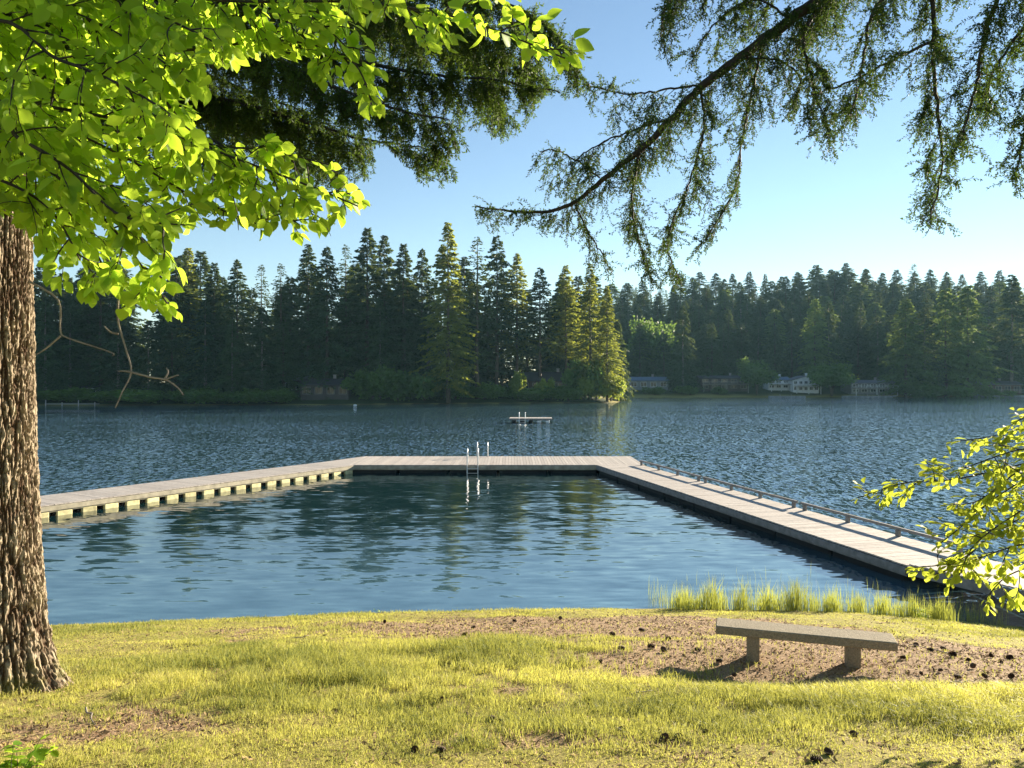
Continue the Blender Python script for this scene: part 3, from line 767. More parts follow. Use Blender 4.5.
def side_beam(A, B, out, blocks=True, mat='fascia'):
    """fascia beam along A-B with float blocks and dark gaps under it"""
    d = B - A; L = np.linalg.norm(d); d = d / L; a = math.atan2(d[1], d[0])
    c = (A + B) / 2 + out * 0.03
    m = MB(); m.box((c[0] - dock_o[0], c[1] - dock_o[1], DZ - 0.155), (L, 0.07, 0.20), a, bev=0.008); 
    c2 = (A + B) / 2 - out * 0.02
    m.box((c2[0] - dock_o[0], c2[1] - dock_o[1], DZ - 0.285), (L, 0.06, 0.055), a)
    m.build('side_beam', M[mat], dock)
    if blocks:
        n_ = int(L / 0.98); bl = MB(); ti = MB()
        for k in range(n_):
            s = (k + 0.5) * 0.98; p = A + d * (s + random.uniform(-.03, .03)) - out * (0.12 + random.uniform(0, .03))
            bl.box((p[0] - dock_o[0], p[1] - dock_o[1], 0.07), (0.62, 0.34, 0.28), a, tint=random.random(), bev=0.03)
            p = A + d * (s + 0.49) - out * 0.15
            q = np.array([p[0] - dock_o[0], p[1] - dock_o[1], 0.10])
            tt = np.linspace(0, 2 * math.pi, 13); rr_ = 0.17
            c3 = math.cos(a), math.sin(a)
            pts = [q + np.array([c3[0] * math.cos(t_) * rr_, c3[1] * math.cos(t_) * rr_, math.sin(t_) * 0.13]) for t_ in tt]
            ti.tube(pts, 0.07, 6)
        bo = bl.build('float_block', M['float'], dock); to = ti.build('tyre_fender', M['black'], dock)
        bo['kind'] = 'stuff'; to['kind'] = 'stuff'; bo['label'] = 'row of yellowed float blocks under the deck edge'; to['label'] = 'row of black tyre fenders between the blocks'
v2 = lambda x, y: np.array([x, y, 0.0])
# middle section
mid_a, mid_b = -10.2, 8.2; yf, yb = 45.7, 51.2
deck_run(v2(mid_a, yf), v2(1, 0), v2(0, 1), mid_b - mid_a, yb - yf)
side_beam(v2(mid_a, yf), v2(mid_b, yf), v2(0, -1), False); side_beam(v2(mid_a, yb), v2(mid_b, yb), v2(0, 1), False)
side_beam(v2(mid_b, yf), v2(mid_b, yb), v2(1, 0), False)
# left run
dl = v2(-9.7, -15.6); dl /= np.linalg.norm(dl); pl = v2(dl[1], -dl[0]); 
if pl[0] > 0: pl = -pl
LA = v2(-9.75, 45.69); LL = 34.0; WL = 2.95
deck_run(LA, dl, pl, LL, WL)
side_beam(LA, LA + dl * LL, -pl); side_beam(LA + pl * WL, LA + pl * WL + dl * LL, pl, False)
# wedge that joins the left run to the middle section
wg = MB(); pts = [LA, v2(mid_a, yf), v2(mid_a, yb), LA + pl * WL]
V = [(p[0] - dock_o[0], p[1] - dock_o[1], DZ - 0.035) for p in pts] + [(p[0] - dock_o[0], p[1] - dock_o[1], DZ - 0.004) for p in pts]
wg.add(V, np.array([[3, 2, 1, 0], [4, 5, 6, 7], [0, 1, 5, 4], [1, 2, 6, 5], [2, 3, 7, 6], [3, 0, 4, 7]])); wg.build('corner_deck', M['plank'], dock)
# right run
dr = v2(5.65, -25.3); dr /= np.linalg.norm(dr); pr_ = v2(-dr[1], dr[0])
RA = v2(5.25, 45.69); LR = 25.9; WR = 2.7
deck_run(RA, dr, pr_, LR, WR)
side_beam(RA, RA + dr * LR, -pr_, False, 'rail'); side_beam(RA + pr_ * WR, RA + pr_ * WR + dr * LR, pr_, False)
# dark float tubs below the middle and right runs
fl = MB()
for k in range(6): fl.box((mid_a + 1.6 + k * 3.1 - dock_o[0], (yf + yb) / 2 - dock_o[1], 0.06), (2.9, yb - yf - 0.2, 0.44), 0, bev=0.05)
for k in range(8):
    c = RA + dr * (1.7 + k * 3.2) + pr_ * WR / 2; fl.box((c[0] - dock_o[0], c[1] - dock_o[1], 0.06), (3.1, WR - 0.16, 0.44), math.atan2(dr[1], dr[0]), bev=0.05)
for k in range(11):
    c = LA + dl * (1.6 + k * 3.1) + pl * (WL / 2 + 0.22); fl.box((c[0] - dock_o[0], c[1] - dock_o[1], 0.03), (2.9, WL - 0.5, 0.36), math.atan2(dl[1], dl[0]), bev=0.05)
fl.build('float', M['black'], dock)
# low rail on the lake side of the right run: posts and rails
ra = RA + pr_ * (WR - 0.12); n_p = 9
for seg in range(3):
    s0, s1 = 0.6 + seg * 8.3, 0.6 + (seg + 1) * 8.3 - 0.25
    m = MB(); A = ra + dr * s0; B = ra + dr * s1; c = (A + B) / 2
    m.box((c[0] - dock_o[0], c[1] - dock_o[1], DZ + 0.26), (s1 - s0, 0.09, 0.09), math.atan2(dr[1], dr[0]), bev=0.01); m.build('rail', M['rail'], dock)
    for f_ in (0.03, 0.35, 0.66, 0.97):
        p = A + (B - A) * f_; m = MB(); m.box((p[0] - dock_o[0], p[1] - dock_o[1], DZ + 0.107), (0.16, 0.1, 0.215), math.atan2(dr[1], dr[0]), bev=0.008); m.build('rail_post', M['rail'], dock)
def ladder(px, y_edge, sgn, gap=0.66):
    D = y_edge; X0 = (px - 512) / F * D; l = MB()
    for x in (X0, X0 + gap):
        y0 = y_edge - dock_o[1]
        path = smooth_poly([(x, y0 - sgn * 0.55, DZ), (x, y0 - sgn * 0.55, DZ + 0.75), (x, y0 - sgn * 0.3, DZ + 0.97), (x, y0 + sgn * 0.02, DZ + 0.9), (x, y0 + sgn * 0.16, DZ + 0.55), (x, y0 + sgn * 0.16, -1.0)], 5)
        l.tube(path, 0.033, 10)
    lo = l.build('ladder', M['steel'], dock, smooth=True)
    s = MB()
    for z in (0.28, 0.0, -0.3, -0.6): s.box((X0 + gap / 2, y_edge - dock_o[1] + sgn * 0.16, z), (gap, 0.09, 0.03))
    s.build('rung', M['steel'], lo)
ladder(467.3, yf, -1); ladder(477.5, yb, 1, 0.72)
tag(dock, 'long grey boarded floating dock of three runs enclosing the swimming area', 'dock')
# gangway from the right run to the bank
gw = empty('gangway', (0, 45.7, 0))
GA = RA + dr * (LR + 0.03); n_b = 46; gL = 9.0
m = MB(); a = math.atan2(dr[1], dr[0])
for k in range(n_b):
    s = (k + .5) * gL / n_b; c = GA + dr * s + pr_ * (WR / 2 - 0.05); z = DZ + 0.015 + s * 0.075
    m.box((c[0], c[1] - 45.7, z), (gL / n_b - 0.012, WR - 0.2, 0.04), a, tint=random.random())
m.build('decking', M['plank'], gw)
for off, nm in ((0.03, 'side_beam'), (WR - 0.1, 'side_beam')):
    c = GA + dr * gL / 2 + pr_ * off; m = MB(); Mr = np.array(Matrix.Rotation(math.atan(-0.075), 3, 'Y'))
    m.box((c[0], c[1] - 45.7, DZ + gL / 2 * 0.075 - 0.14), (gL, 0.1, 0.24), a, M=Mr); m.build(nm, M['rail'], gw)
tag(gw, 'short boarded gangway climbing from the dock to the bank under the maple branch', 'gangway')
# swimming raft
rX = (531 - 512) / F * 104
raft = empty('swim_raft', (rX, 105.5, 0), -0.04)
m = MB()
for k in range(30): m.box((-3 + (k + .5) * 0.2, 0, 0.66), (0.188, 3.4, 0.05), tint=random.random())
m.build('deck', M['plank'], raft)
m = MB(); m.box((0, -1.68, 0.53), (6, 0.08, 0.2)); m.box((0, 1.68, 0.53), (6, 0.08, 0.2)); m.box((-3, 0, 0.53), (0.08, 3.4, 0.2)); m.box((3, 0, 0.53), (0.08, 3.4, 0.2)); m.build('side_beam', M['rail'], raft)
for k in range(5):
    m = MB(); x = -2.4 + k * 1.2; m.tube([(x, -1.55, 0.2), (x, 1.55, 0.2)], 0.3, 10, tint=1.0 if k > 2 else 0.2); m.build('float', M['steel'] if k > 2 else M['black'], raft, smooth=True)
m = MB()
for x in (-1.6, -0.75): m.tube(smooth_poly([(x, -1.2, 0.68), (x, -1.2, 1.25), (x, -1.5, 1.5), (x, -1.8, 1.25), (x, -1.8, -0.6)], 4), 0.05, 8)
lo = m.build('ladder', M['steel'], raft, smooth=True)
m = MB(); [m.box((-1.175, -1.8, z), (0.85, 0.08, 0.04)) for z in (0.35, 0.05, -0.25)]; m.build('rung', M['steel'], lo)
tag(raft, 'small square swimming raft with a hooped ladder floating beyond the dock', 'raft')

# ------------------------------------------------------------------ bench
def concrete_mat():
    n = N('speckled_concrete'); v = n.coord()
    f = n.noise(v, 48, 4, 0.8); f1 = n.noise(v, 5, 5, 0.6)
    vo = n.new('ShaderNodeTexVoronoi'); vo.inputs['Scale'].default_value = 90; n.l(v, vo.inputs['Vector'])
    c = n.ramp(f, [(0.3, (0.15, 0.125, 0.095)), (0.5, (0.31, 0.265, 0.195)), (0.72, (0.50, 0.43, 0.33))])
    c = n.mix(n.math('MULTIPLY', f1, 0.5), c, (0.20, 0.18, 0.12))
    h = n.math('ADD', n.math('MULTIPLY', f, 0.008), n.math('MULTIPLY', vo.outputs[0], 0.006))
    return n.set(c, 0.92, 0.2, 0, n.bump(h, 1.0))
M['concrete'] = concrete_mat()
bd = np.array([0.954, -0.30, 0]); bd /= np.linalg.norm(bd); bp_ = np.array([-bd[1], bd[0], 0])
BF = np.array([2.80, 10.17, 0.0]); BL, BW, BT = 2.26, 0.40, 0.115; ztop = 2.175
bc = BF + bd * BL / 2 + bp_ * BW / 2
bench = empty('bench', (bc[0], bc[1], h1(bc[0], bc[1])), math.atan2(bd[1], bd[0]))
bz = bench.location.z
m = MB(); m.box((0, 0, ztop - BT / 2 - bz), (BL, BW, BT), bev=0.012)
so = m.build('seat', M['concrete'], bench)
for sx in (-0.64, 0.62):
    lx = bc + bd * sx; g = h1(lx[0], lx[1]); top = ztop - BT - bz; bot = g - 0.12 - bz
    m = MB(); m.box((sx, 0.0, (top + bot) / 2), (0.17, BW * 0.72, top - bot), bev=0.012)
    m.build('leg', M['concrete'], bench)
tag(bench, 'backless weathered concrete bench with two block legs on the lake bank', 'bench')

# ------------------------------------------------------------------ the big trunk at the left
def bark_mat():
    n = N('furrowed_bark'); v = n.coord()
    f = n.noise(v, 14, 6, 0.65); f2 = n.noise(v, 60, 4, 0.7)
    fu = n.attr('furrow')
    plate_col = n.ramp(f, [(0.25, (0.17, 0.135, 0.095)), (0.5, (0.31, 0.25, 0.175)), (0.8, (0.48, 0.40, 0.29))])
    deep = n.ramp(f2, [(0.3, (0.025, 0.016, 0.01)), (0.7, (0.10, 0.06, 0.035))])
    c = n.mix(fu, deep, plate_col)  # darker colour in the furrows, paler on the raised plates
    moss = n.noise(v, 2.5, 4); mm = n.ramp(moss, [(0.52, (0, 0, 0)), (0.7, (1, 1, 1))])
    c = n.mix(n.math('MULTIPLY', n.math('MULTIPLY', mm, n.attr('low')), 0.6), c, (0.16, 0.17, 0.03))
    h = n.math('ADD', n.math('MULTIPLY', f, 0.02), n.math('MULTIPLY', f2, 0.008))
    return n.set(c, 0.95, 0.12, 0, n.bump(h, 1.0))
M['bark'] = bark_mat()
TX, TY = -6.02, 8.5; TG = h1(TX, TY)
fir = empty('fir_tree', (TX, TY, TG))
def big_trunk(H, zfine, r_at, seed=0, nth=340, dz=0.016):
    zs = np.concatenate([np.arange(-0.5, zfine, dz), np.linspace(zfine, H, 60)])
    th = np.linspace(0, 2 * math.pi, nth, endpoint=False)
    TH, Z = np.meshgrid(th, zs)
    rb = r_at(Z, TH)
    cx, cy = np.cos(TH) * 3.4, np.sin(TH) * 3.4
    wob = (fbm(cx * 1.2, cy * 1.2, Z * 1.1, seed + 5, 3) - .5) * 1.6
    a = fbm(cx * 3.0 + wob, cy * 3.0 + wob, Z * 1.7, seed, 5); rid = 1 - np.abs(a - 0.5) * 8
    furA = np.clip(rid, 0, 1)                       # long vertical furrows
    b_ = fbm(cx * 5.5 + wob, cy * 5.5 - wob, Z * 5.0, seed + 9, 4); furB = np.clip(1 - np.abs(b_ - 0.5) * 8, 0, 1)
    plate = np.clip(1 - np.maximum(furA ** 0.8, furB * 0.85), 0, 1) * (0.75 + 0.5 * vn(cx * 3, cy * 3, Z * 4, seed + 21))
    fine = fbm(cx * 14, cy * 14, Z * 22, seed + 11, 3) - 0.5
    amp = np.clip(rb / 0.55, 0.3, 1)
    r = rb + amp * (plate ** 0.7 * 0.046 - 0.036 + fine * 0.032)
    V = np.stack([r * np.cos(TH), r * np.sin(TH), Z], -1).reshape(-1, 3)
    m_ = len(zs); i = np.arange(m_ - 1)[:, None] * nth; j = np.arange(nth)[None]
    Q = np.stack([i + j, i + (j + 1) % nth, i + nth + (j + 1) % nth, i + nth + j], -1).reshape(-1, 4)
    return V, Q, sm(0.15, 0.7, plate).ravel(), sm(1.6, 0.2, Z).ravel()
def r_big(Z, TH):
    fl = np.exp(-np.clip(Z, -0.3, 9) / 0.42)
    return 0.60 - 0.020 * np.clip(Z, 0, 30) + fl * (0.24 + 0.10 * np.cos(3 * TH + 0.6) + 0.06 * np.cos(5 * TH)) - np.clip(Z, 0, 2.5) * 0.028
V, Q, fu, low = big_trunk(24, 6.5, r_big)
mesh_np('trunk', V, Q, M['bark'], fir, smooth=False, attrs={'furrow': fu, 'low': low})
tag(fir, 'massive old conifer with deeply furrowed bark standing at the left above the bank', 'conifer')

# ------------------------------------------------------------------ twigs, needles and leaves
def inpoly(px, py, poly):
    ins = np.zeros(np.shape(px), bool); n = len(poly)
    for i in range(n):
        ax, ay = poly[i]; bx, by = poly[(i + 1) % n]
        c = ((ay > py) != (by > py)) & (px < (bx - ax) * (py - ay) / ((by - ay) if by != ay else 1e-9) + ax)
        ins ^= c
    return ins
def inst(tv, tf, pos, xd, zd, size):
    """leaf template: x along the leaf, z the normal"""
    xd = xd / (np.linalg.norm(xd, axis=1)[:, None] + 1e-9)
    yd = np.cross(zd, xd); yd /= np.linalg.norm(yd, axis=1)[:, None] + 1e-9
    zd = np.cross(xd, yd)
    Bm = np.stack([xd, yd, zd], 1) * size[:, None, None]
    V = np.einsum('vk,nkj->nvj', tv, Bm) + pos[:, None]
    n = len(pos); k = len(tv)
    return V.reshape(-1, 3), [(f[None] + (np.arange(n) * k)[:, None, None]).reshape(-1, f.shape[1]) for f in tf]
def leaf_template(kind='ovate'):
    if kind == 'ovate': xs = [0, .12, .32, .55, .78, .93, 1.0]; ws = [.012, .17, .30, .31, .19, .06, 0]
    else: xs = [0, .15, .4, .65, .85, .95, 1.0]; ws = [.012, .10, .20, .26, .17, .06, 0]
    V = []; 
    for x, w_ in zip(xs, ws):
        cz = -0.10 * x * x
        V += [(x, -w_, cz + w_ * 0.28), (x, 0, cz), (x, w_, cz + w_ * 0.28)]
    Fq = []
    for i in range(len(xs) - 1):
        a = i * 3; Fq += [(a, a + 1, a + 4, a + 3), (a + 1, a + 2, a + 5, a + 4)]
    return np.array(V, float), [np.array(Fq)]
def unit(v): return v / (np.linalg.norm(v) + 1e-9)
def resample(pts, step):
    pts = np.asarray(pts); d = np.concatenate([[0], np.cumsum(np.linalg.norm(np.diff(pts, axis=0), axis=1))])
    s = np.arange(step / 2, d[-1], step)
    P_ = np.stack([np.interp(s, d, pts[:, k]) for k in range(3)], 1)
    T_ = np.stack([np.interp(np.minimum(s + 0.03, d[-1]), d, pts[:, k]) for k in range(3)], 1) - np.stack([np.interp(np.maximum(s - 0.03, 0), d, pts[:, k]) for k in range(3)], 1)
    T_ /= np.linalg.norm(T_, axis=1)[:, None] + 1e-9
    return P_, T_, s / d[-1]

def twig_path(p, d, L, r, grav, k=5, wob=0.12):
    pts = [p]; d = unit(d)
    for q in range(k):
        d = unit(d + np.array([0, 0, -grav / k]) + r.normal(0, wob, 3)); pts.append(pts[-1] + d * L / k)
    return np.array(pts)

def broad_tree(root, limbs, ok, seed, leafmat, woodmat, leaf=0.09, sub=0.16, subL=(0.25, 0.75), leaf_step=0.045, r0=0.03, kind='ovate', grav=0.5, fold=1.0, upness=0.9):
    r = np.random.default_rng(seed); tv, tf = leaf_template(kind)
    o0 = np.array(root.location)
    wood = MB(); pos, xd, zd, sz = [], [], [], []
    def leaves_on(path, dens=leaf_step):
        P_, T_, S_ = resample(path, dens)
        if not len(P_): return
        for q in range(len(P_)):
            if S_[q] < 0.12: continue
            side = unit(np.cross(T_[q], [0, 0, 1]) + 1e-6) * (1 if q % 2 else -1)
            d = unit(T_[q] * 0.75 + side * r.uniform(0.5, 1.1) + np.array([0, 0, -0.35]) + r.normal(0, 0.25, 3))
            pos.append(P_[q] + d * 0.012); xd.append(d)
            zd.append(unit(np.array([0, 0, upness]) + r.normal(0, 0.42, 3))); sz.append(leaf * r.uniform(0.42, 1.32))
        pos.append(path[-1]); xd.append(unit(path[-1] - path[-2])); zd.append(unit(np.array([0, 0, 1]) + r.normal(0, 0.4, 3))); sz.append(leaf * r.uniform(0.8, 1.2))
    for L_ in limbs:
        pts = smooth_poly(L_, 8); n_ = len(pts)
        wood.tube(pts, np.linspace(r0, 0.004, n_), 7)
        P_, T_, S_ = resample(pts, sub)
        for q in range(len(P_)):
            a = r.uniform(0, 6.28); u = unit(np.cross(T_[q], [0.1, 0.2, 1])); v_ = np.cross(T_[q], u)
            d = T_[q] * r.uniform(0.4, 1.0) + (u * math.cos(a) + v_ * math.sin(a)) * 0.9 + np.array([0, 0, 0.05])
            l = r.uniform(*subL) * (1.1 - 0.6 * S_[q])
            path = twig_path(P_[q], d, l, r, grav)
            px, py = proj(path[-1]); pm, pn = proj(path[3])
            if not (ok(px, py) and ok(pm, pn)): 
                path = twig_path(P_[q], d, l * 0.45, r, grav)
                px, py = proj(path[-1])
                if not ok(px, py): continue
            wood.tube(path, np.linspace(0.0055, 0.0018, len(path)), 4); leaves_on(path)
            for z in range(2):
                i0 = r.integers(1, len(path) - 1); d2 = unit(path[i0 + 1] - path[i0]) + r.normal(0, 0.7, 3)
                p2 = twig_path(path[i0], d2, l * 0.5, r, grav, 4)
                px, py = proj(p2[-1])
                if ok(px, py): wood.tube(p2, np.linspace(0.003, 0.0014, len(p2)), 4); leaves_on(p2)
        leaves_on(pts[int(n_ * 0.5):])
    pos, xd, zd, sz = map(np.array, (pos, xd, zd, sz))
    px, py = proj(pos + xd * sz[:, None] * 0.7); k = ok(px, py)
    pos, xd, zd, sz = pos[k], xd[k], zd[k], sz[k]
    V, Fs = inst(tv, tf, pos - o0, xd, zd, sz)
    cl = np.clip(0.5 + (fbm(pos[:, 0] * 3, pos[:, 1] * 3, pos[:, 2] * 3, 2, 2) - .5) * 1.1 + r.normal(0, 0.18, len(pos)), 0, 1)
    fo = mesh_np('leaves', V, Fs, leafmat, root, tint=np.repeat(cl, len(tv)), smooth=True)
    for q in range(len(wood.V)): wood.V[q] = wood.V[q] - o0
    wo = wood.build('branches', woodmat, root, smooth=True)
    return len(pos)

LEAF_OK = [(-900, -900), (640, -900), (600, -10), (588, 55), (575, 76), (556, 70), (543, 52), (522, 70), (505, 56), (470, 44), (442, 66), (424, 52), (404, 22), (372, 26), (384, 62), (388, 118),
           (362, 116), (340, 84), (318, 92), (300, 62), (268, 52), (240, 74), (206, 62), (208, 100), (192, 128), (214, 150), (262, 128), (306, 138), (340, 158), (368, 188), (380, 205),
           (350, 218), (332, 238), (272, 248), (250, 232), (205, 226), (168, 240), (188, 272), (200, 300), (166, 334), (130, 322), (100, 306), (66, 302), (40, 286), (24, 240), (10, 215), (-60, 210), (-900, 300)]
def ok_left(px, py):
    px = np.asarray(px); py = np.asarray(py)
    return inpoly(px, py, LEAF_OK)
BT0 = (-5.2, 3.9)
bl_ = empty('broadleaf_tree', (BT0[0], BT0[1], h1(*BT0)))
z0 = h1(*BT0)
def pl_(L_): return [P(*p) for p in L_]
st = [np.array([BT0[0], BT0[1], z0 + 2.6]), np.array([BT0[0] + .1, BT0[1], z0 + 3.2]), np.array([BT0[0] + .1, BT0[1], z0 + 3.9])]
limbs = [
    [st[0]] + pl_([(-60, 90, 4.4), (40, 105, 4.3), (140, 125, 4.2), (240, 160, 4.15), (320, 190, 4.1), (362, 208, 4.1)]),
    [st[2]] + pl_([(-60, -40, 4.4), (80, -18, 4.3), (220, 0, 4.1), (360, 2, 4.0), (460, 18, 3.9), (565, 58, 3.8)]),
    [st[0]] + pl_([(-60, 130, 4.2), (30, 160, 4.1), (90, 205, 4.0), (130, 250, 4.0), (168, 305, 4.0)]),
    [st[1]] + pl_([(-60, 0, 4.7), (60, 30, 4.7), (170, 50, 4.5), (280, 40, 4.4), (350, 60, 4.3), (372, 105, 4.2)]),
    [st[1]] + pl_([(-60, 30, 3.7), (60, 60, 3.6), (140, 95, 3.5), (190, 130, 3.5)]),
    [st[0]] + pl_([(-60, 150, 4.7), (20, 175, 4.7), (80, 225, 4.6), (110, 285, 4.5)]),
    [st[1]] + pl_([(-60, 60, 5.1), (60, 85, 5.1), (160, 120, 5.0), (250, 190, 4.9), (300, 225, 4.9)]),
    [st[2]] + pl_([(-60, -70, 3.8), (60, -30, 3.7), (170, 20, 3.6), (230, 50, 3.6)]),
    [st[0]] + pl_([(-60, 110, 3.7), (20, 140, 3.6), (70, 170, 3.6), (120, 215, 3.6), (185, 225, 3.6)]),
    [st[2]] + pl_([(-60, -60, 5.2), (100, -60, 5.0), (240, -40, 4.8), (330, -30, 4.6), (400, 8, 4.5), (430, 52, 4.4)]),
    [st[2]] + pl_([(-60, -20, 4.0), (40, 0, 3.9), (130, 40, 3.9), (200, 90, 3.9)]),
    [st[1]] + pl_([(-60, 70, 4.9), (50, 120, 4.9), (130, 160, 4.8), (200, 200, 4.7), (260, 225, 4.6)]),
    [st[1]] + pl_([(-60, 20, 4.4), (80, 50, 4.4), (150, 85, 4.4), (200, 140, 4.3), (270, 150, 4.3), (330, 165, 4.3)]),
    [st[0]] + pl_([(-60, 100, 5.3), (40, 150, 5.3), (110, 200, 5.2), (180, 220, 5.1)]),
    [st[2]] + pl_([(-60, -80, 4.3), (60, -40, 4.3), (200, -20, 4.3), (300, 10, 4.3), (350, 50, 4.3)]),
    [st[2]] + pl_([(-60, -40, 5.4), (60, 0, 5.4), (160, 30, 5.3), (250, 40, 5.2)]),
    [st[0]] + pl_([(-60, 170, 3.9), (0, 180, 3.9), (50, 210, 3.9), (80, 260, 3.9)]),
]
nl = broad_tree(bl_, limbs, ok_left, 11, M['leaf'], M['twig'], leaf=0.09, sub=0.088, subL=(0.25, 0.75), leaf_step=0.038, r0=0.013, upness=0.3)
# crown outside the picture and trunk
m = MB(); tp = smooth_poly([(0, 0, -0.3), (0.05, 0, 1.5), (0, 0, 2.6), (0.1, 0, 3.9), (0.0, 0.2, 5.6)], 6)
m.tube(tp, np.linspace(0.13, 0.03, len(tp)), 12); m.build('trunk', M['grey_twig'], bl_, smooth=True)
# bare twigs hanging under the leaves
for path in ([(30, 282, 4.2), (58, 300, 4.2), (60, 330, 4.2), (68, 338, 4.2), (110, 352, 4.2), (112, 356, 4.2)], [(60, 336, 4.2), (46, 348, 4.2), (35, 355, 4.2)],
             [(118, 300, 4.1), (118, 322, 4.1), (126, 350, 4.1), (131, 372, 4.1), (122, 392, 4.1), (115, 408, 4.1)], [(131, 372, 4.1), (150, 377, 4.1), (166, 380, 4.1), (178, 388, 4.1), (183, 395, 4.1)],
             [(131, 372, 4.1), (124, 371, 4.1), (118, 371, 4.1)], [(164, 380, 4.1), (168, 372, 4.1), (166, 368, 4.1)], [(164, 380, 4.1), (172, 377, 4.1), (178, 375, 4.1)], [(118, 334, 4.1), (110, 332, 4.1), (104, 326, 4.1)]):
    m = MB(); q = np.array(pl_(path)) - np.array(bl_.location); q = smooth_poly(q, 4); m.tube(q, np.linspace(0.0062, 0.003, len(q)), 5); m.build('bare_twig', M['grey_twig'], bl_, smooth=True)
tag(bl_, 'bright green broadleaf tree whose backlit leafy boughs hang over the upper left', 'broadleaf tree')

# maple branch at the right
MAPLE_OK = [(840, 490), (862, 478), (880, 484), (905, 474), (925, 458), (945, 452), (935, 445), (965, 428), (1000, 430), (1005, 408), (1040, 402), (1500, 402), (1500, 900), (1060, 610), (1015, 610), (1000, 620), (975, 612), (985, 598),
            (950, 602), (935, 590), (915, 585), (900, 572), (915, 560), (940, 562), (925, 535), (915, 522), (935, 512), (948, 500), (925, 512), (905, 520), (890, 508), (860, 520), (846, 510)]
MT = (8.3, 8.2)
mp = empty('maple_tree', (MT[0], MT[1], h1(*MT)))
zg = h1(*MT)
s0 = np.array([MT[0], MT[1], zg + 2.2]); s1 = np.array([MT[0], MT[1], zg + 3.0])
ml = [[s0] + pl_([(1150, 440, 7.2), (1060, 455, 6.9), (1000, 470, 6.7), (950, 480, 6.6), (905, 483, 6.6), (858, 498, 6.6)]),
      [s0] + pl_([(1160, 440, 7.2), (1050, 470, 6.8), (1000, 495, 6.6), (960, 528, 6.5), (935, 548, 6.5)]),
      [s0] + pl_([(1160, 500, 7.2), (1050, 510, 6.8), (1000, 530, 6.6), (960, 560, 6.5), (915, 568, 6.5)]),
      [s0] + pl_([(1160, 540, 7.0), (1060, 560, 6.7), (1010, 575, 6.6), (985, 600, 6.5)]),
      [s1] + pl_([(1160, 360, 7.2), (1060, 410, 7.0), (1010, 432, 6.9), (955, 442, 6.8)]),
      [s1] + pl_([(1160, 390, 6.6), (1060, 440, 6.4), (1010, 452, 6.3), (960, 470, 6.3)]),
      [s1] + pl_([(1160, 410, 6.9), (1080, 430, 6.7), (1020, 470, 6.5), (980, 500, 6.5), (950, 505, 6.5)]),
      [s0] + pl_([(1160, 520, 6.8), (1080, 535, 6.6), (1020, 545, 6.5), (975, 560, 6.5), (935, 575, 6.5)]),
      [s1] + pl_([(1160, 370, 6.7), (1080, 395, 6.7), (1030, 415, 6.6), (1012, 425, 6.6)]),
      [s0] + pl_([(1160, 470, 6.6), (1060, 490, 6.4), (1015, 515, 6.3), (975, 545, 6.3), (960, 575, 6.3)])]
broad_tree(mp, ml, lambda a, b: inpoly(np.asarray(a), np.asarray(b), MAPLE_OK), 5, M['leaf_maple'], M['twig'], leaf=0.085, sub=0.12, subL=(0.22, 0.5), leaf_step=0.042, r0=0.010, kind='obovate', grav=0.3, upness=1.0)
m = MB(); tp = smooth_poly([(0, 0, -0.3), (0.05, 0, 1.5), (0, 0, 2.6), (0.1, 0.0, 3.6), (0.15, -0.1, 4.6)], 6)
m.tube(tp, np.linspace(0.10, 0.02, len(tp)), 12); m.build('trunk', M['grey_twig'], mp, smooth=True)
def far_crown(root, c, rad, n, leaf, mat, seed, name='crown'):
    """the part of the crown above and outside the picture"""
    r = np.random.default_rng(seed); tv, tf = leaf_template(); o0 = np.array(root.location)
    d = r.normal(0, 1, (n * 2, 3)); d /= np.linalg.norm(d, axis=1)[:, None]
    p = np.array(c) + d * np.array(rad) * (r.random(n * 2) ** 0.45)[:, None]
    lump = fbm(p[:, 0] * 0.9, p[:, 1] * 0.9, p[:, 2] * 0.9, seed, 2); p = p[lump > 0.47][:n]
    x = r.normal(0, 1, (len(p), 3)) + [0, 0, -0.6]; z = r.normal(0, 0.5, (len(p), 3)) + [0, 0, 1]
    V, Fs = inst(tv, tf, p - o0, x, z, leaf * r.uniform(0.6, 1.3, len(p)))
    mesh_np(name, V, Fs, mat, root, tint=np.repeat(r.random(len(p)), len(tv)), smooth=True)
far_crown(mp, (8.9, 7.8, zg + 4.6), (1.9, 1.8, 1.7), 5500, 0.11, M['leaf_maple'], 3)
far_crown(bl_, (-5.6, 3.0, z0 + 6.6), (1.9, 1.6, 1.5), 4200, 0.10, M['leaf'], 4)
tag(mp, 'young maple with yellow green leaves reaching in over the gangway at the right', 'maple')

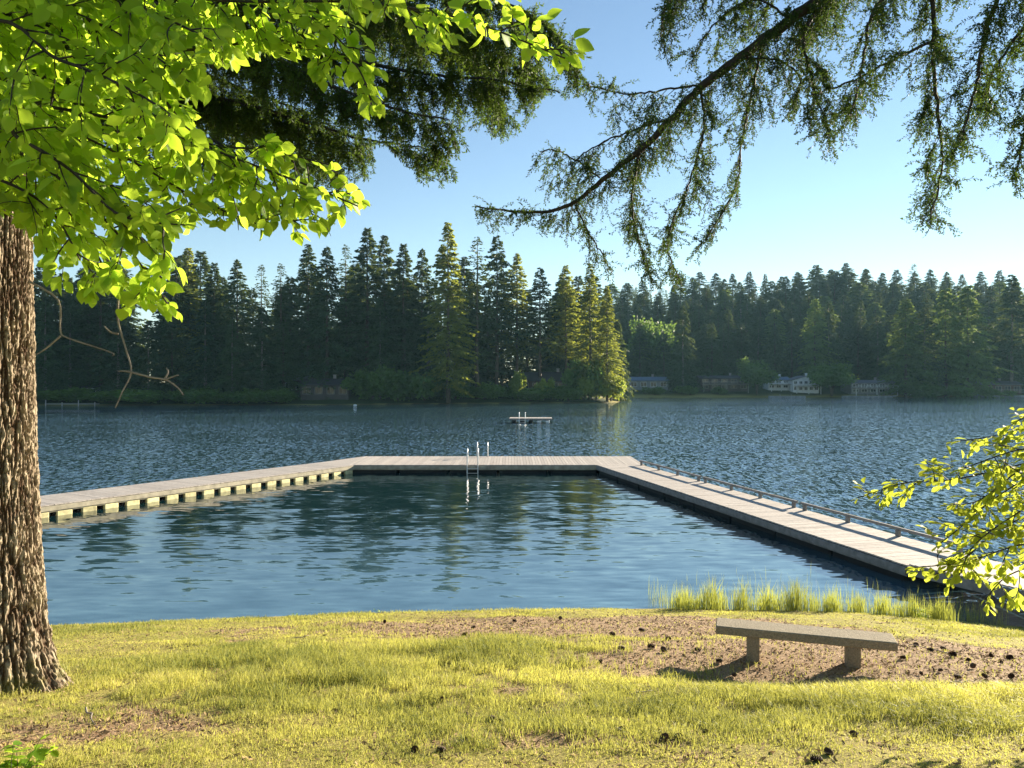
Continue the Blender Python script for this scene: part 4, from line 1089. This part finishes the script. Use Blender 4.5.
# needles
def needle_tree(root, limbs, ok, seed, needlemat, woodmat, r0=0.05, lat=1.0, sub=0.11, subL=(0.2, 0.8), grav=1.3, nd=150, nl=0.024, side_n=7, sideL=0.16, nw=0.0035, fill=1.0, thick=None):
    r = np.random.default_rng(seed); o0 = np.array(root.location); wood = MB(); base = []; dirs = []
    def needles(path, dens):
        P_, T_, S_ = resample(path, 1.0 / dens)
        if len(P_): base.append(P_); dirs.append(T_)
    for li, L_ in enumerate(limbs):
        pts = smooth_poly(L_, 8); n_ = len(pts)
        rr0 = r0 if thick is None else thick[li]
        wood.tube(pts + r.normal(0, 0.006, pts.shape), np.linspace(rr0, 0.006, n_), 7)
        P_, T_, S_ = resample(pts, sub * (1.7 if rr0 < 0.02 else 1.0))
        for q in range(len(P_)):
            if r.random() > fill: continue
            u = unit(np.cross(T_[q], [0, 0, 1])) * (1 if r.random() < 0.5 else -1)
            d = T_[q] * r.uniform(0.3, 0.9) + u * r.uniform(0.2, 1.0) * lat + np.array([0, 0, r.uniform(-0.6, 0.15)])
            l = r.uniform(*subL) * (1.15 - 0.6 * S_[q])
            for tries in range(3):
                path = twig_path(P_[q], d, l, r, grav, 7, 0.10); px, py = proj(path[-1])
                if ok(px, py): break
                l *= 0.55
            else: continue
            wood.tube(path, np.linspace(0.0045, 0.0012, len(path)), 4)
            needles(path[2:], nd)
            ns = max(2, int(side_n * l / 0.5))
            for z in range(ns):
                f = r.uniform(0.15, 0.98) * (len(path) - 1.001); i0 = int(f); p0 = path[i0] + (path[i0 + 1] - path[i0]) * (f - i0)
                t = unit(path[i0 + 1] - path[i0]); d2 = t * 0.7 + r.normal(0, 0.75, 3); d2[2] -= 0.15
                p2 = twig_path(p0, d2, sideL * r.uniform(0.4, 1.3), r, 0.6, 3, 0.12)
                px, py = proj(p2[-1])
                if ok(px, py): wood.tube(p2, np.linspace(0.0018, 0.0008, len(p2)), 3, cap=False); needles(p2, nd)
        needles(pts[int(n_ * 0.7):], nd)
    B = np.concatenate(base); T = np.concatenate(dirs); n = len(B)
    u = r.normal(0, 1, (n, 3)); u -= T * (u * T).sum(1)[:, None]; u /= np.linalg.norm(u, axis=1)[:, None]
    d = u * 0.8 + T * 0.6; d /= np.linalg.norm(d, axis=1)[:, None]
    w_ = np.cross(d, r.normal(0, 1, (n, 3))); w_ /= np.linalg.norm(w_, axis=1)[:, None]
    ln = nl * r.uniform(0.7, 1.25, n)[:, None]
    V = np.stack([B - w_ * nw / 2, B + d * ln * 0.55 + w_ * nw * 0.6, B + d * ln, B + d * ln * 0.5 - w_ * nw * 0.6], 1).reshape(-1, 3) - o0
    cl = np.clip(0.45 + (fbm(B[:, 0] * 2.2, B[:, 1] * 2.2, B[:, 2] * 2.2, seed, 2) - .5) * 1.3 + r.normal(0, 0.12, n), 0, 1)
    mesh_np('needles', V, np.arange(4 * n).reshape(-1, 4), needlemat, root, tint=np.repeat(cl, 4))
    for q in range(len(wood.V)): wood.V[q] = wood.V[q] - o0
    wood.build('branches', woodmat, root, smooth=True)
    return n
# boughs of the big fir, dark and dense
FIR_OK = [(-900, -900), (640, -900), (606, -5), (590, 40), (590, 92), (572, 102), (545, 96), (525, 135), (505, 146), (484, 132), (466, 140), (474, 170), (444, 190), (415, 184), (396, 160), (392, 145), (376, 148), (372, 180), (330, 200), (290, 188), (240, 200), (190, 190), (150, 250), (60, 300), (-900, 400)]
ok_fir = lambda a, b: inpoly(np.asarray(a), np.asarray(b), FIR_OK)
def fl_(z, x=0.0): return np.array([TX + x, TY, TG + z])
fl = [[fl_(7.9)] + pl_([(120, -10, 8.7), (260, 22, 8.6), (350, 58, 8.5), (430, 74, 8.4), (500, 80, 8.3), (560, 92, 8.3)]),
      [fl_(9.5)] + pl_([(160, -80, 8.7), (350, -50, 8.6), (470, -10, 8.4), (540, 20, 8.3), (578, 62, 8.3)]),
      [fl_(6.9)] + pl_([(120, 60, 8.8), (210, 95, 8.8), (300, 120, 8.7), (370, 140, 8.6), (440, 150, 8.5)]),
      [fl_(7.3)] + pl_([(90, 40, 9.6), (200, 90, 9.7), (280, 140, 9.6), (340, 165, 9.5)]),
      [fl_(8.6)] + pl_([(150, -40, 9.8), (280, -5, 9.8), (400, 30, 9.7), (480, 60, 9.6), (500, 110, 9.5)]),
      [fl_(6.6)] + pl_([(90, 90, 8.3), (160, 120, 8.0), (230, 150, 7.9), (250, 180, 7.9)]),
      [fl_(8.1)] + pl_([(100, -10, 8.0), (220, 30, 7.6), (320, 80, 7.5), (400, 110, 7.4), (450, 120, 7.4)]),
      [fl_(8.9)] + pl_([(160, -60, 7.9), (300, -20, 7.6), (430, 10, 7.4), (520, 40, 7.4)]),
      [fl_(7.6)] + pl_([(60, 20, 9.2), (170, 60, 9.1), (260, 95, 9.0), (330, 120, 9.0)]),
      [fl_(9.2)] + pl_([(200, -60, 9.3), (330, -25, 9.2), (440, 20, 9.1), (540, 70, 9.0)])]
nf = needle_tree(fir, fl, ok_fir, 21, M['needle'], M['twig'], r0=0.04, sub=0.04, subL=(0.35, 0.95), grav=1.5, nd=118, nl=0.042, side_n=15, sideL=0.22, nw=0.012)
# sparse hanging boughs of the spruce at the right
SPR_OK = [(470, 195), (520, 185), (535, 130), (575, 120), (585, 75), (640, 70), (660, 55), (636, 35), (630, -20), (630, -900), (2000, -900), (2000, 210), (1024, 208), (1005, 190), (985, 215), (975, 160),
          (960, 200), (965, 238), (900, 236), (890, 215), (915, 190), (900, 160), (868, 120), (870, 165), (838, 172), (800, 165), (790, 120), (760, 150), (735, 150), (745, 215), (700, 260), (705, 285), (690, 296), (640, 290), (600, 285), (560, 240), (520, 235), (480, 235)]
ok_spr = lambda a, b: inpoly(np.asarray(a), np.asarray(b), SPR_OK)
SX, SY = 8.6, 4.6; SG = h1(SX, SY)
spr = empty('spruce_tree', (SX, SY, SG))
def sp_(z): return np.array([SX, SY, SG + z])
sl_ = [[sp_(9.5)] + pl_([(980, -150, 6.6), (860, -32, 7.0), (790, 20, 7.15), (740, 58, 7.2), (700, 88, 7.3), (650, 142, 7.4), (612, 172, 7.5), (565, 207, 7.6), (515, 211, 7.6), (476, 206, 7.7)]),
       pl_([(705, 84, 7.3), (665, 90, 7.3), (625, 94, 7.3), (584, 84, 7.3)]),
       [sp_(8.2)] + pl_([(1000, -120, 6.4), (940, -40, 6.5), (934, 40, 6.5), (938, 110, 6.5), (942, 165, 6.5), (928, 222, 6.5)]),
       [sp_(7.4)] + pl_([(1120, -20, 5.9), (1050, 40, 6.1), (1030, 110, 6.2), (1015, 180, 6.3)]),
       pl_([(934, 40, 6.5), (890, 62, 6.6), (850, 82, 6.7), (808, 96, 6.8)]),
       pl_([(845, -20, 7.0), (806, 30, 6.9), (812, 80, 6.9), (828, 130, 6.9)]),
       pl_([(860, -32, 7.0), (770, -30, 6.9), (700, -30, 6.8), (668, 0, 6.8), (662, 30, 6.8)]),
       pl_([(762, 42, 7.2), (752, 90, 7.2), (742, 140, 7.2), (735, 190, 7.2), (705, 240, 7.2)]),
       pl_([(700, 88, 7.3), (704, 130, 7.3), (690, 180, 7.3), (668, 240, 7.3), (680, 282, 7.3)]),
       pl_([(640, 150, 7.4), (632, 200, 7.4), (640, 245, 7.4), (652, 280, 7.4)]),
       pl_([(575, 205, 7.6), (585, 225, 7.6), (600, 250, 7.6), (612, 272, 7.6)]),
       [sp_(8.8)] + pl_([(1020, -100, 6.0), (960, -60, 6.2), (900, -20, 6.4), (870, 20, 6.4), (862, 70, 6.4), (850, 120, 6.4)]),
       [sp_(8.0)] + pl_([(1100, -60, 5.7), (1010, -20, 6.0), (985, 40, 6.1), (975, 90, 6.1), (962, 140, 6.1)]),
       pl_([(600, 178, 7.5), (575, 160, 7.5), (555, 150, 7.5), (540, 152, 7.5)]),
       pl_([(670, 118, 7.35), (620, 135, 7.4), (590, 150, 7.4), (570, 165, 7.4)]),
       [sp_(7.8)] + pl_([(1130, -60, 6.6), (1050, 0, 6.8), (1000, 60, 6.9), (985, 100, 6.9)]),
       pl_([(740, 58, 7.2), (780, 60, 7.1), (800, 80, 7.1), (790, 110, 7.1)]),
       pl_([(790, 20, 7.15), (760, 0, 7.1), (730, 10, 7.1), (700, 40, 7.1)])]
thk = [0.075, 0.012, 0.03, 0.03, 0.015, 0.02, 0.025, 0.014, 0.014, 0.012, 0.01, 0.03, 0.03, 0.01, 0.01, 0.03, 0.012, 0.012]
M['spruce'] = mat_leaf('spruce_needles', (0.016, 0.045, 0.018), (0.05, 0.095, 0.028), (0.15, 0.24, 0.03), 0.25, 0.7, objvar=False, spec=0.08)
ns_ = needle_tree(spr, sl_, ok_spr, 33, M['spruce'], M['twig'], sub=0.05, subL=(0.2, 0.75), grav=0.8, nd=105, nl=0.030, side_n=14, sideL=0.22, nw=0.0105, thick=thk, lat=2.1)
V, Q, fu, low = big_trunk(20, 3.0, lambda Z, TH: 0.36 - 0.015 * np.clip(Z, 0, 20) + 0.1 * np.exp(-np.clip(Z, -.3, 9) / .4), 40, 120, 0.04)
mesh_np('trunk', V, Q, M['bark'], spr, attrs={'furrow': fu, 'low': low})
tag(spr, 'drooping dark conifer whose sparse needled boughs hang across the upper right sky', 'conifer')
# the crowns of both conifers high above the picture
for root, H, Rm, b0, sd in ((fir, 24, 4.2, 12.0, 71), (spr, 20, 3.6, 11.0, 72)):
    V, Fq, T = conifer_np(H, Rm, b0, sd, cards=40, droop=0.5, csize=0.4, sp=0.5)
    mesh_np('crown', V, Fq, M['conifer'], root, tint=T)
print('leaves', nl, 'fir', nf, 'spruce', ns_)

# ------------------------------------------------------------------ grass, litter, reeds, cones
def blades(name, x, y, hgt, wid, lean, tint, mat, seed=0, z=None, bend=0.5):
    r = np.random.default_rng(seed); n = len(x)
    z = height(x, y) if z is None else z
    a = r.uniform(0, 6.28, n); la = r.uniform(0, 6.28, n)
    wv = np.stack([np.cos(a), np.sin(a), 0 * a], 1) * (wid / 2)[:, None]
    lv = np.stack([np.cos(la), np.sin(la), 0 * la], 1) * (lean * hgt)[:, None]
    b = np.stack([x, y, z - 0.01], 1)
    m1 = b + lv * 0.3; m1[:, 2] += hgt * 0.6
    t = b + lv; t[:, 2] += hgt * (1 - 0.3 * lean)
    V = np.stack([b - wv, b + wv, m1 + wv * 0.75, m1 - wv * 0.75, t], 1).reshape(-1, 3)
    k = (np.arange(n) * 5)[:, None]
    o = mesh_np(name, V, [k + np.array([[0, 1, 2, 3]]), k + np.array([[3, 2, 4]])], mat, tint=np.repeat(tint, 5))
    return o
def sample_lawn(n, dmin=3.2, dmax=18.2, spread=0.95, seed=1):
    r = np.random.default_rng(seed)
    y = dmin * (dmax / dmin) ** r.random(n); y = np.where(r.random(n) < 0.5, y, r.uniform(dmin, dmax, n))
    x = r.uniform(-1, 1, n) * (y * spread + 0.8)
    return x, y, r
x, y, r = sample_lawn(620000)
S = sdf(x, y, LAKE); dm = dirtmask(x, y)
patch = fbm(x * 0.55, y * 0.8, 0, 41, 3); cl = fbm(x * 3.5, y * 3.5, 0, 43, 2)
tall = np.exp(-(((x + 1.6) / 3.4) ** 2 + ((y - 9.8) / 2.1) ** 2)) + np.exp(-(((x - 4.2) / 3.2) ** 2 + ((y - 7.0) / 0.8) ** 2)) * 0.9 + np.exp(-(((x + 3.0) / 1.5) ** 2 + ((y - 8.0) / 0.8) ** 2)) * 0.5
dens = (0.35 + 0.75 * sm(0.3, 0.62, cl)) * (1 - 0.93 * dm)
bench_gap = np.abs((x - bc[0]) * bp_[0] + (y - bc[1]) * bp_[1]) < 0.5
keep = (S > 0.05 + 0.8 * sm(0.45, 0.75, fbm(x * 1.7, y * 1.7, 0, 77, 3))) & (r.random(len(x)) < dens) & (np.hypot(x - TX, y - TY) > 0.62)
x, y, S, patch, cl, tall = x[keep], y[keep], S[keep], patch[keep], cl[keep], tall[keep]
n = len(x)
hg = (0.026 + 0.045 * sm(0.35, 0.7, patch) + 0.15 * np.clip(tall, 0, 1) * sm(0.25, 0.55, cl)) * r.uniform(0.5, 1.5, n)
wd = 0.0035 + 0.00035 * y
tn = np.clip(0.58 + (fbm(x * 0.9, y * 1.3, 0, 51, 3) - 0.5) * 1.5 + (patch - 0.5) * -1.4 - 0.15 * np.clip(tall, 0, 1) + r.normal(0, 0.22, n), 0, 1)
g = blades('grass', x, y, hg, wd * r.uniform(0.7, 1.3, n), r.uniform(0.2, 1.1, n), tn, M['grass'], 2)
tag(g, 'yellow green lawn grass on the sunlit lake bank, dry and patchy', 'grass', kind='stuff')
# wider lawn behind and beside the camera
x = rng.normal(0, 14, 190000); y = rng.uniform(-8, 17.5, 190000); k = (sdf(x, y, LAKE) > 0.2) & ~((y > 3.2) & (np.abs(x) < y * .95 + .8))
x, y = x[k], y[k]; g2 = blades('lawn', x, y, rng.uniform(0.04, 0.10, len(x)), np.full(len(x), 0.012), rng.uniform(0.2, 1, len(x)), rng.random(len(x)), M['grass'], 4)
tag(g2, 'rough dry lawn to either side of the bank', 'grass', kind='stuff')
# dead needles, twigs and leaf bits on bare soil
M['litter'] = mat_leaf('dry_litter', (0.10, 0.055, 0.03), (0.42, 0.30, 0.16), (0.3, 0.2, 0.1), 0.1, 0.9, objvar=False, spec=0.1)
x, y, r = sample_lawn(150000, 3.6, 17.6, seed=5); dm = dirtmask(x, y); S = sdf(x, y, LAKE)
k = (S > 0.1) & (r.random(len(x)) < 0.12 + 0.62 * dm); x, y = x[k], y[k]; n = len(x); z = height(x, y) - 0.02 * dm[k] + r.uniform(0, 0.012, n)
a = r.uniform(0, 6.28, n); l = r.uniform(0.008, 0.04, n); wd = r.uniform(0.002, 0.009, n) + 0.0003 * y
d = np.stack([np.cos(a), np.sin(a), r.normal(0, 0.35, n)], 1) * l[:, None]; w_ = np.stack([-np.sin(a), np.cos(a), r.normal(0, 0.5, n)], 1) * wd[:, None]
b = np.stack([x, y, z + 0.006], 1); V = np.stack([b - d - w_ * .4, b + w_, b + d, b - w_], 1).reshape(-1, 3)
o = mesh_np('leaf_litter', V, np.arange(4 * n).reshape(-1, 4), M['litter'], tint=np.repeat(r.random(n), 4))
tag(o, 'dry brown needles and leaf scraps lying on the bare soil', 'litter', kind='stuff')

# reeds
GRd = 'reed clumps at the water edge'
reeds = [(684, 24, 26, 'thin pale reed clump at the leftmost end of the reed row'), (712, 26, 34, 'dense yellow reed clump second in the reed row'), (742, 14, 32, 'narrow reed clump directly above the near end of the bench'),
         (768, 17, 30, 'short green reed clump above the middle of the bench'), (796, 30, 36, 'widest yellow green reed clump of the row behind the bench'), (832, 16, 28, 'thin reed clump above the farther half of the bench'),
         (858, 12, 26, 'slender reed clump right of the widest one'), (884, 18, 26, 'low green reed clump behind the bench end'), (912, 32, 24, 'broad low green reed clump beside the gangway shade'), (940, 18, 26, 'darker reed clump under the maple branch')]
for q, (px, wpx, hpx, lab) in enumerate(reeds):
    r = np.random.default_rng(100 + q); yy = 17.6 if px < 850 else 17.6 - (px - 850) * 0.008
    X = (px - 512) / F * yy; w_ = wpx / F * yy / 2; n = int(26 + wpx * 9)
    x = np.clip(r.normal(0, w_ * 0.65, n), -w_ * 1.15, w_ * 1.15); y = r.normal(0, 0.16, n)
    zz = np.maximum(height(x + X, y + yy), -0.12)
    hh = hpx / F * yy * r.uniform(0.45, 1.15, n) * np.clip(1.1 - np.abs(x) / w_ * 0.5, 0.4, 1.1)
    o = blades('reed_clump', x, y, hh, np.full(n, 0.011), r.uniform(0.02, 0.3, n), np.clip(r.normal(0.6, 0.2, n), 0, 1), M['reed'], 10 + q, z=zz)
    o.location = (X, yy, 0); tag(o, lab, 'reeds', GRd)
x = rng.uniform(3.5, 11.2, 3400); yo = rng.exponential(0.5, 3400); y = 17.7 + yo - np.clip(x - 7.5, 0, 9) * 0.33
k = (sdf(x, y, LAKE) < 0.05) & (rng.random(3400) < 0.9); x, y = x[k], y[k]
o = blades('sparse_rushes', x, y, rng.uniform(0.15, 0.6, len(x)), np.full(len(x), 0.007), rng.uniform(0.02, 0.25, len(x)), rng.random(len(x)), M['reed'], 30, z=np.full(len(x), -0.05))
tag(o, 'thin scattered rushes standing in the shallow water around the reed clumps', 'rushes', kind='stuff')
# small clump of leaves at the lower left corner, and a few weeds at the shore
def weed(px, py, D, n, leafs, label, hgt=0.25, seed=0, name='weed', spread=1.0):
    X, Y = (px - 512) / F * D, D; z = h1(X, Y); t = empty(name, (X, Y, z)); r = np.random.default_rng(seed)
    m = MB(); pos, xd, zd, sz = [], [], [], []
    for q in range(n):
        a = r.uniform(0, 6.28); p = twig_path(np.array([0, 0, 0.0]), np.array([math.cos(a) * spread, math.sin(a) * spread, 1.4]), hgt * r.uniform(0.7, 1.2), r, 0.6)
        m.tube(p, np.linspace(0.004, 0.0015, len(p)), 5)
        for k in range(2, 6):
            for sg in (-1, 1):
                pos.append(p[k]); xd.append(unit(np.array([math.cos(a + sg * 1.2), math.sin(a + sg * 1.2), 0.1]) + r.normal(0, .3, 3))); zd.append(unit(np.array([0, 0, 1]) + r.normal(0, .35, 3))); sz.append(leafs * r.uniform(.6, 1.2))
    m.build('stem', M['twig'], t); tv, tf = leaf_template()
    V, Fs = inst(tv, tf, np.array(pos), np.array(xd), np.array(zd), np.array(sz)); mesh_np('leaves', V, Fs, M['leaf'], t, tint=np.repeat(r.random(len(pos)), len(tv)), smooth=True)
    tag(t, label, 'plant')
weed(14, 0, 4.9, 7, 0.10, 'leafy bright green seedling in the grass below the big trunk', 0.34, 3)
weed(922, 0, 16.9, 5, 0.07, 'small leafy weed at the water edge beside the low reeds', 0.22, 4)
weed(378, 0, 17.75, 3, 0.035, 'tiny flowering weed at the water edge near the middle of the bank', 0.16, 5)
weed(296, 0, 17.4, 3, 0.035, 'tiny weed at the water edge left of the middle of the bank', 0.14, 6)
# cones
def cone_proto():
    m = MB(); r = random.Random(2); L = 0.085
    th = np.linspace(0, math.pi, 8); m.tube(np.stack([-np.cos(th) * L * .48, 0 * th, 0 * th], 1), np.maximum(np.sin(th) ** 0.8 * 0.017, 0.002), 8, tint=0.1)
    for k in range(10):
        f = (k + .5) / 10; x = (f - .5) * L * 0.92; rad = 0.018 * math.sin(math.pi * (0.15 + 0.75 * f)) + 0.006
        for j_ in range(7):
            a = j_ * 2 * math.pi / 7 + k * 0.45; e = np.array([0, math.cos(a), math.sin(a)]); s = np.array([0, -math.sin(a), math.cos(a)])
            b = np.array([x, 0, 0]) + e * rad * 0.5; tip = np.array([x + 0.012, 0, 0]) + e * (rad + 0.008)
            m.add([b - s * 0.005, b + s * 0.005, tip + s * 0.008, tip - s * 0.008, b * 1.0 + np.array([-.003, 0, 0]), tip + np.array([.003, 0, 0])], [np.array([[0, 1, 2, 3]]), np.array([[0, 3, 5], [1, 5, 2]])], tint=r.random())
    return m
M['cone'] = mat_simple('cone_brown', (0.10, 0.06, 0.038), 0.3, 40)
cp = None
cones = [(552, 698), (530, 712), (610, 709), (645, 702), (654, 704), (668, 711), (588, 708), (593, 727), (620, 733), (663, 742), (677, 740), (570, 664), (580, 668), (622, 651), (650, 649), (664, 652), (697, 651), (613, 636), (642, 632), (667, 641),
         (600, 663), (422, 716), (420, 710), (335, 714), (455, 712), (466, 717), (500, 724), (494, 722), (440, 702), (415, 730), (465, 742), (415, 752), (442, 752), (930, 652), (944, 650), (952, 657), (968, 661), (941, 671), (921, 674), (990, 657), (1000, 664), (1010, 659),
         (903, 659), (915, 647), (1011, 678), (985, 685), (958, 679), (854, 737), (829, 755), (817, 762), (706, 735), (735, 676), (560, 620), (473, 629), (385, 623), (515, 622), (465, 637), (480, 636), (325, 637), (720, 662), (935, 690), (985, 678), (972, 668)]
from mathutils import Euler
for q, (px, py) in enumerate(cones):
    t = (py - 384) / F; D = (CAM[2] - 0.222 * 17.8) / (t - 0.222)
    for _ in range(6):
        X = (px - 512) / F * D; D += ((CAM[2] - h1(X, D)) / t - D) * 0.7
    if cp is None: cp = cone_proto().build('pine_cone', M['cone']); o = cp
    else: o = cp.copy(); COL.objects.link(o)
    s = random.uniform(0.6, 1.0) * (1.3 if D > 10 else 1.0); o.scale = (s, s, s)
    o.location = (X, D, h1(X, D) + 0.018 * s); o.rotation_euler = (random.uniform(0, 6), random.uniform(-.25, .25), random.uniform(0, 6.28))
    tag(o, 'small dark brown cone fallen on the dry grass and soil of the bank', 'cone', 'fallen cones scattered over the bank')
# fallen sticks
for q, (px, py, L, a) in enumerate([(752, 708, 0.35, 2.2), (640, 700, 0.3, 0.3), (90, 720, 0.5, -0.9), (300, 640, 0.3, 0.4), (930, 655, 0.6, 2.4), (960, 690, 0.35, 0.1)]):
    t = (py - 384) / F; D = (CAM[2] - 0.222 * 17.8) / (t - 0.222); X = (px - 512) / F * D; r = np.random.default_rng(q)
    p = np.array([(-L / 2 + k * L / 5, r.normal(0, .012), 0.02 + r.normal(0, .006)) for k in range(6)]); m = MB(); m.tube(p, np.linspace(0.009, 0.004, 6), 6)
    o = m.build('fallen_stick', M['grey_twig'], smooth=True); o.location = (X, D, h1(X, D)); o.rotation_euler = (0, 0, a)
    tag(o, ['thin stick lying in the grass in front of the bench', 'dry stick among the cones in the middle of the lawn', 'longest dry stick, on the bare litter near the big trunk', 'thin stick on the lawn between the big trunk and the water',
            'dry stick on the bare soil just past the bench end', 'short stick at the grass edge below the bare soil beyond the bench'][q], 'stick', 'fallen sticks on the bank')
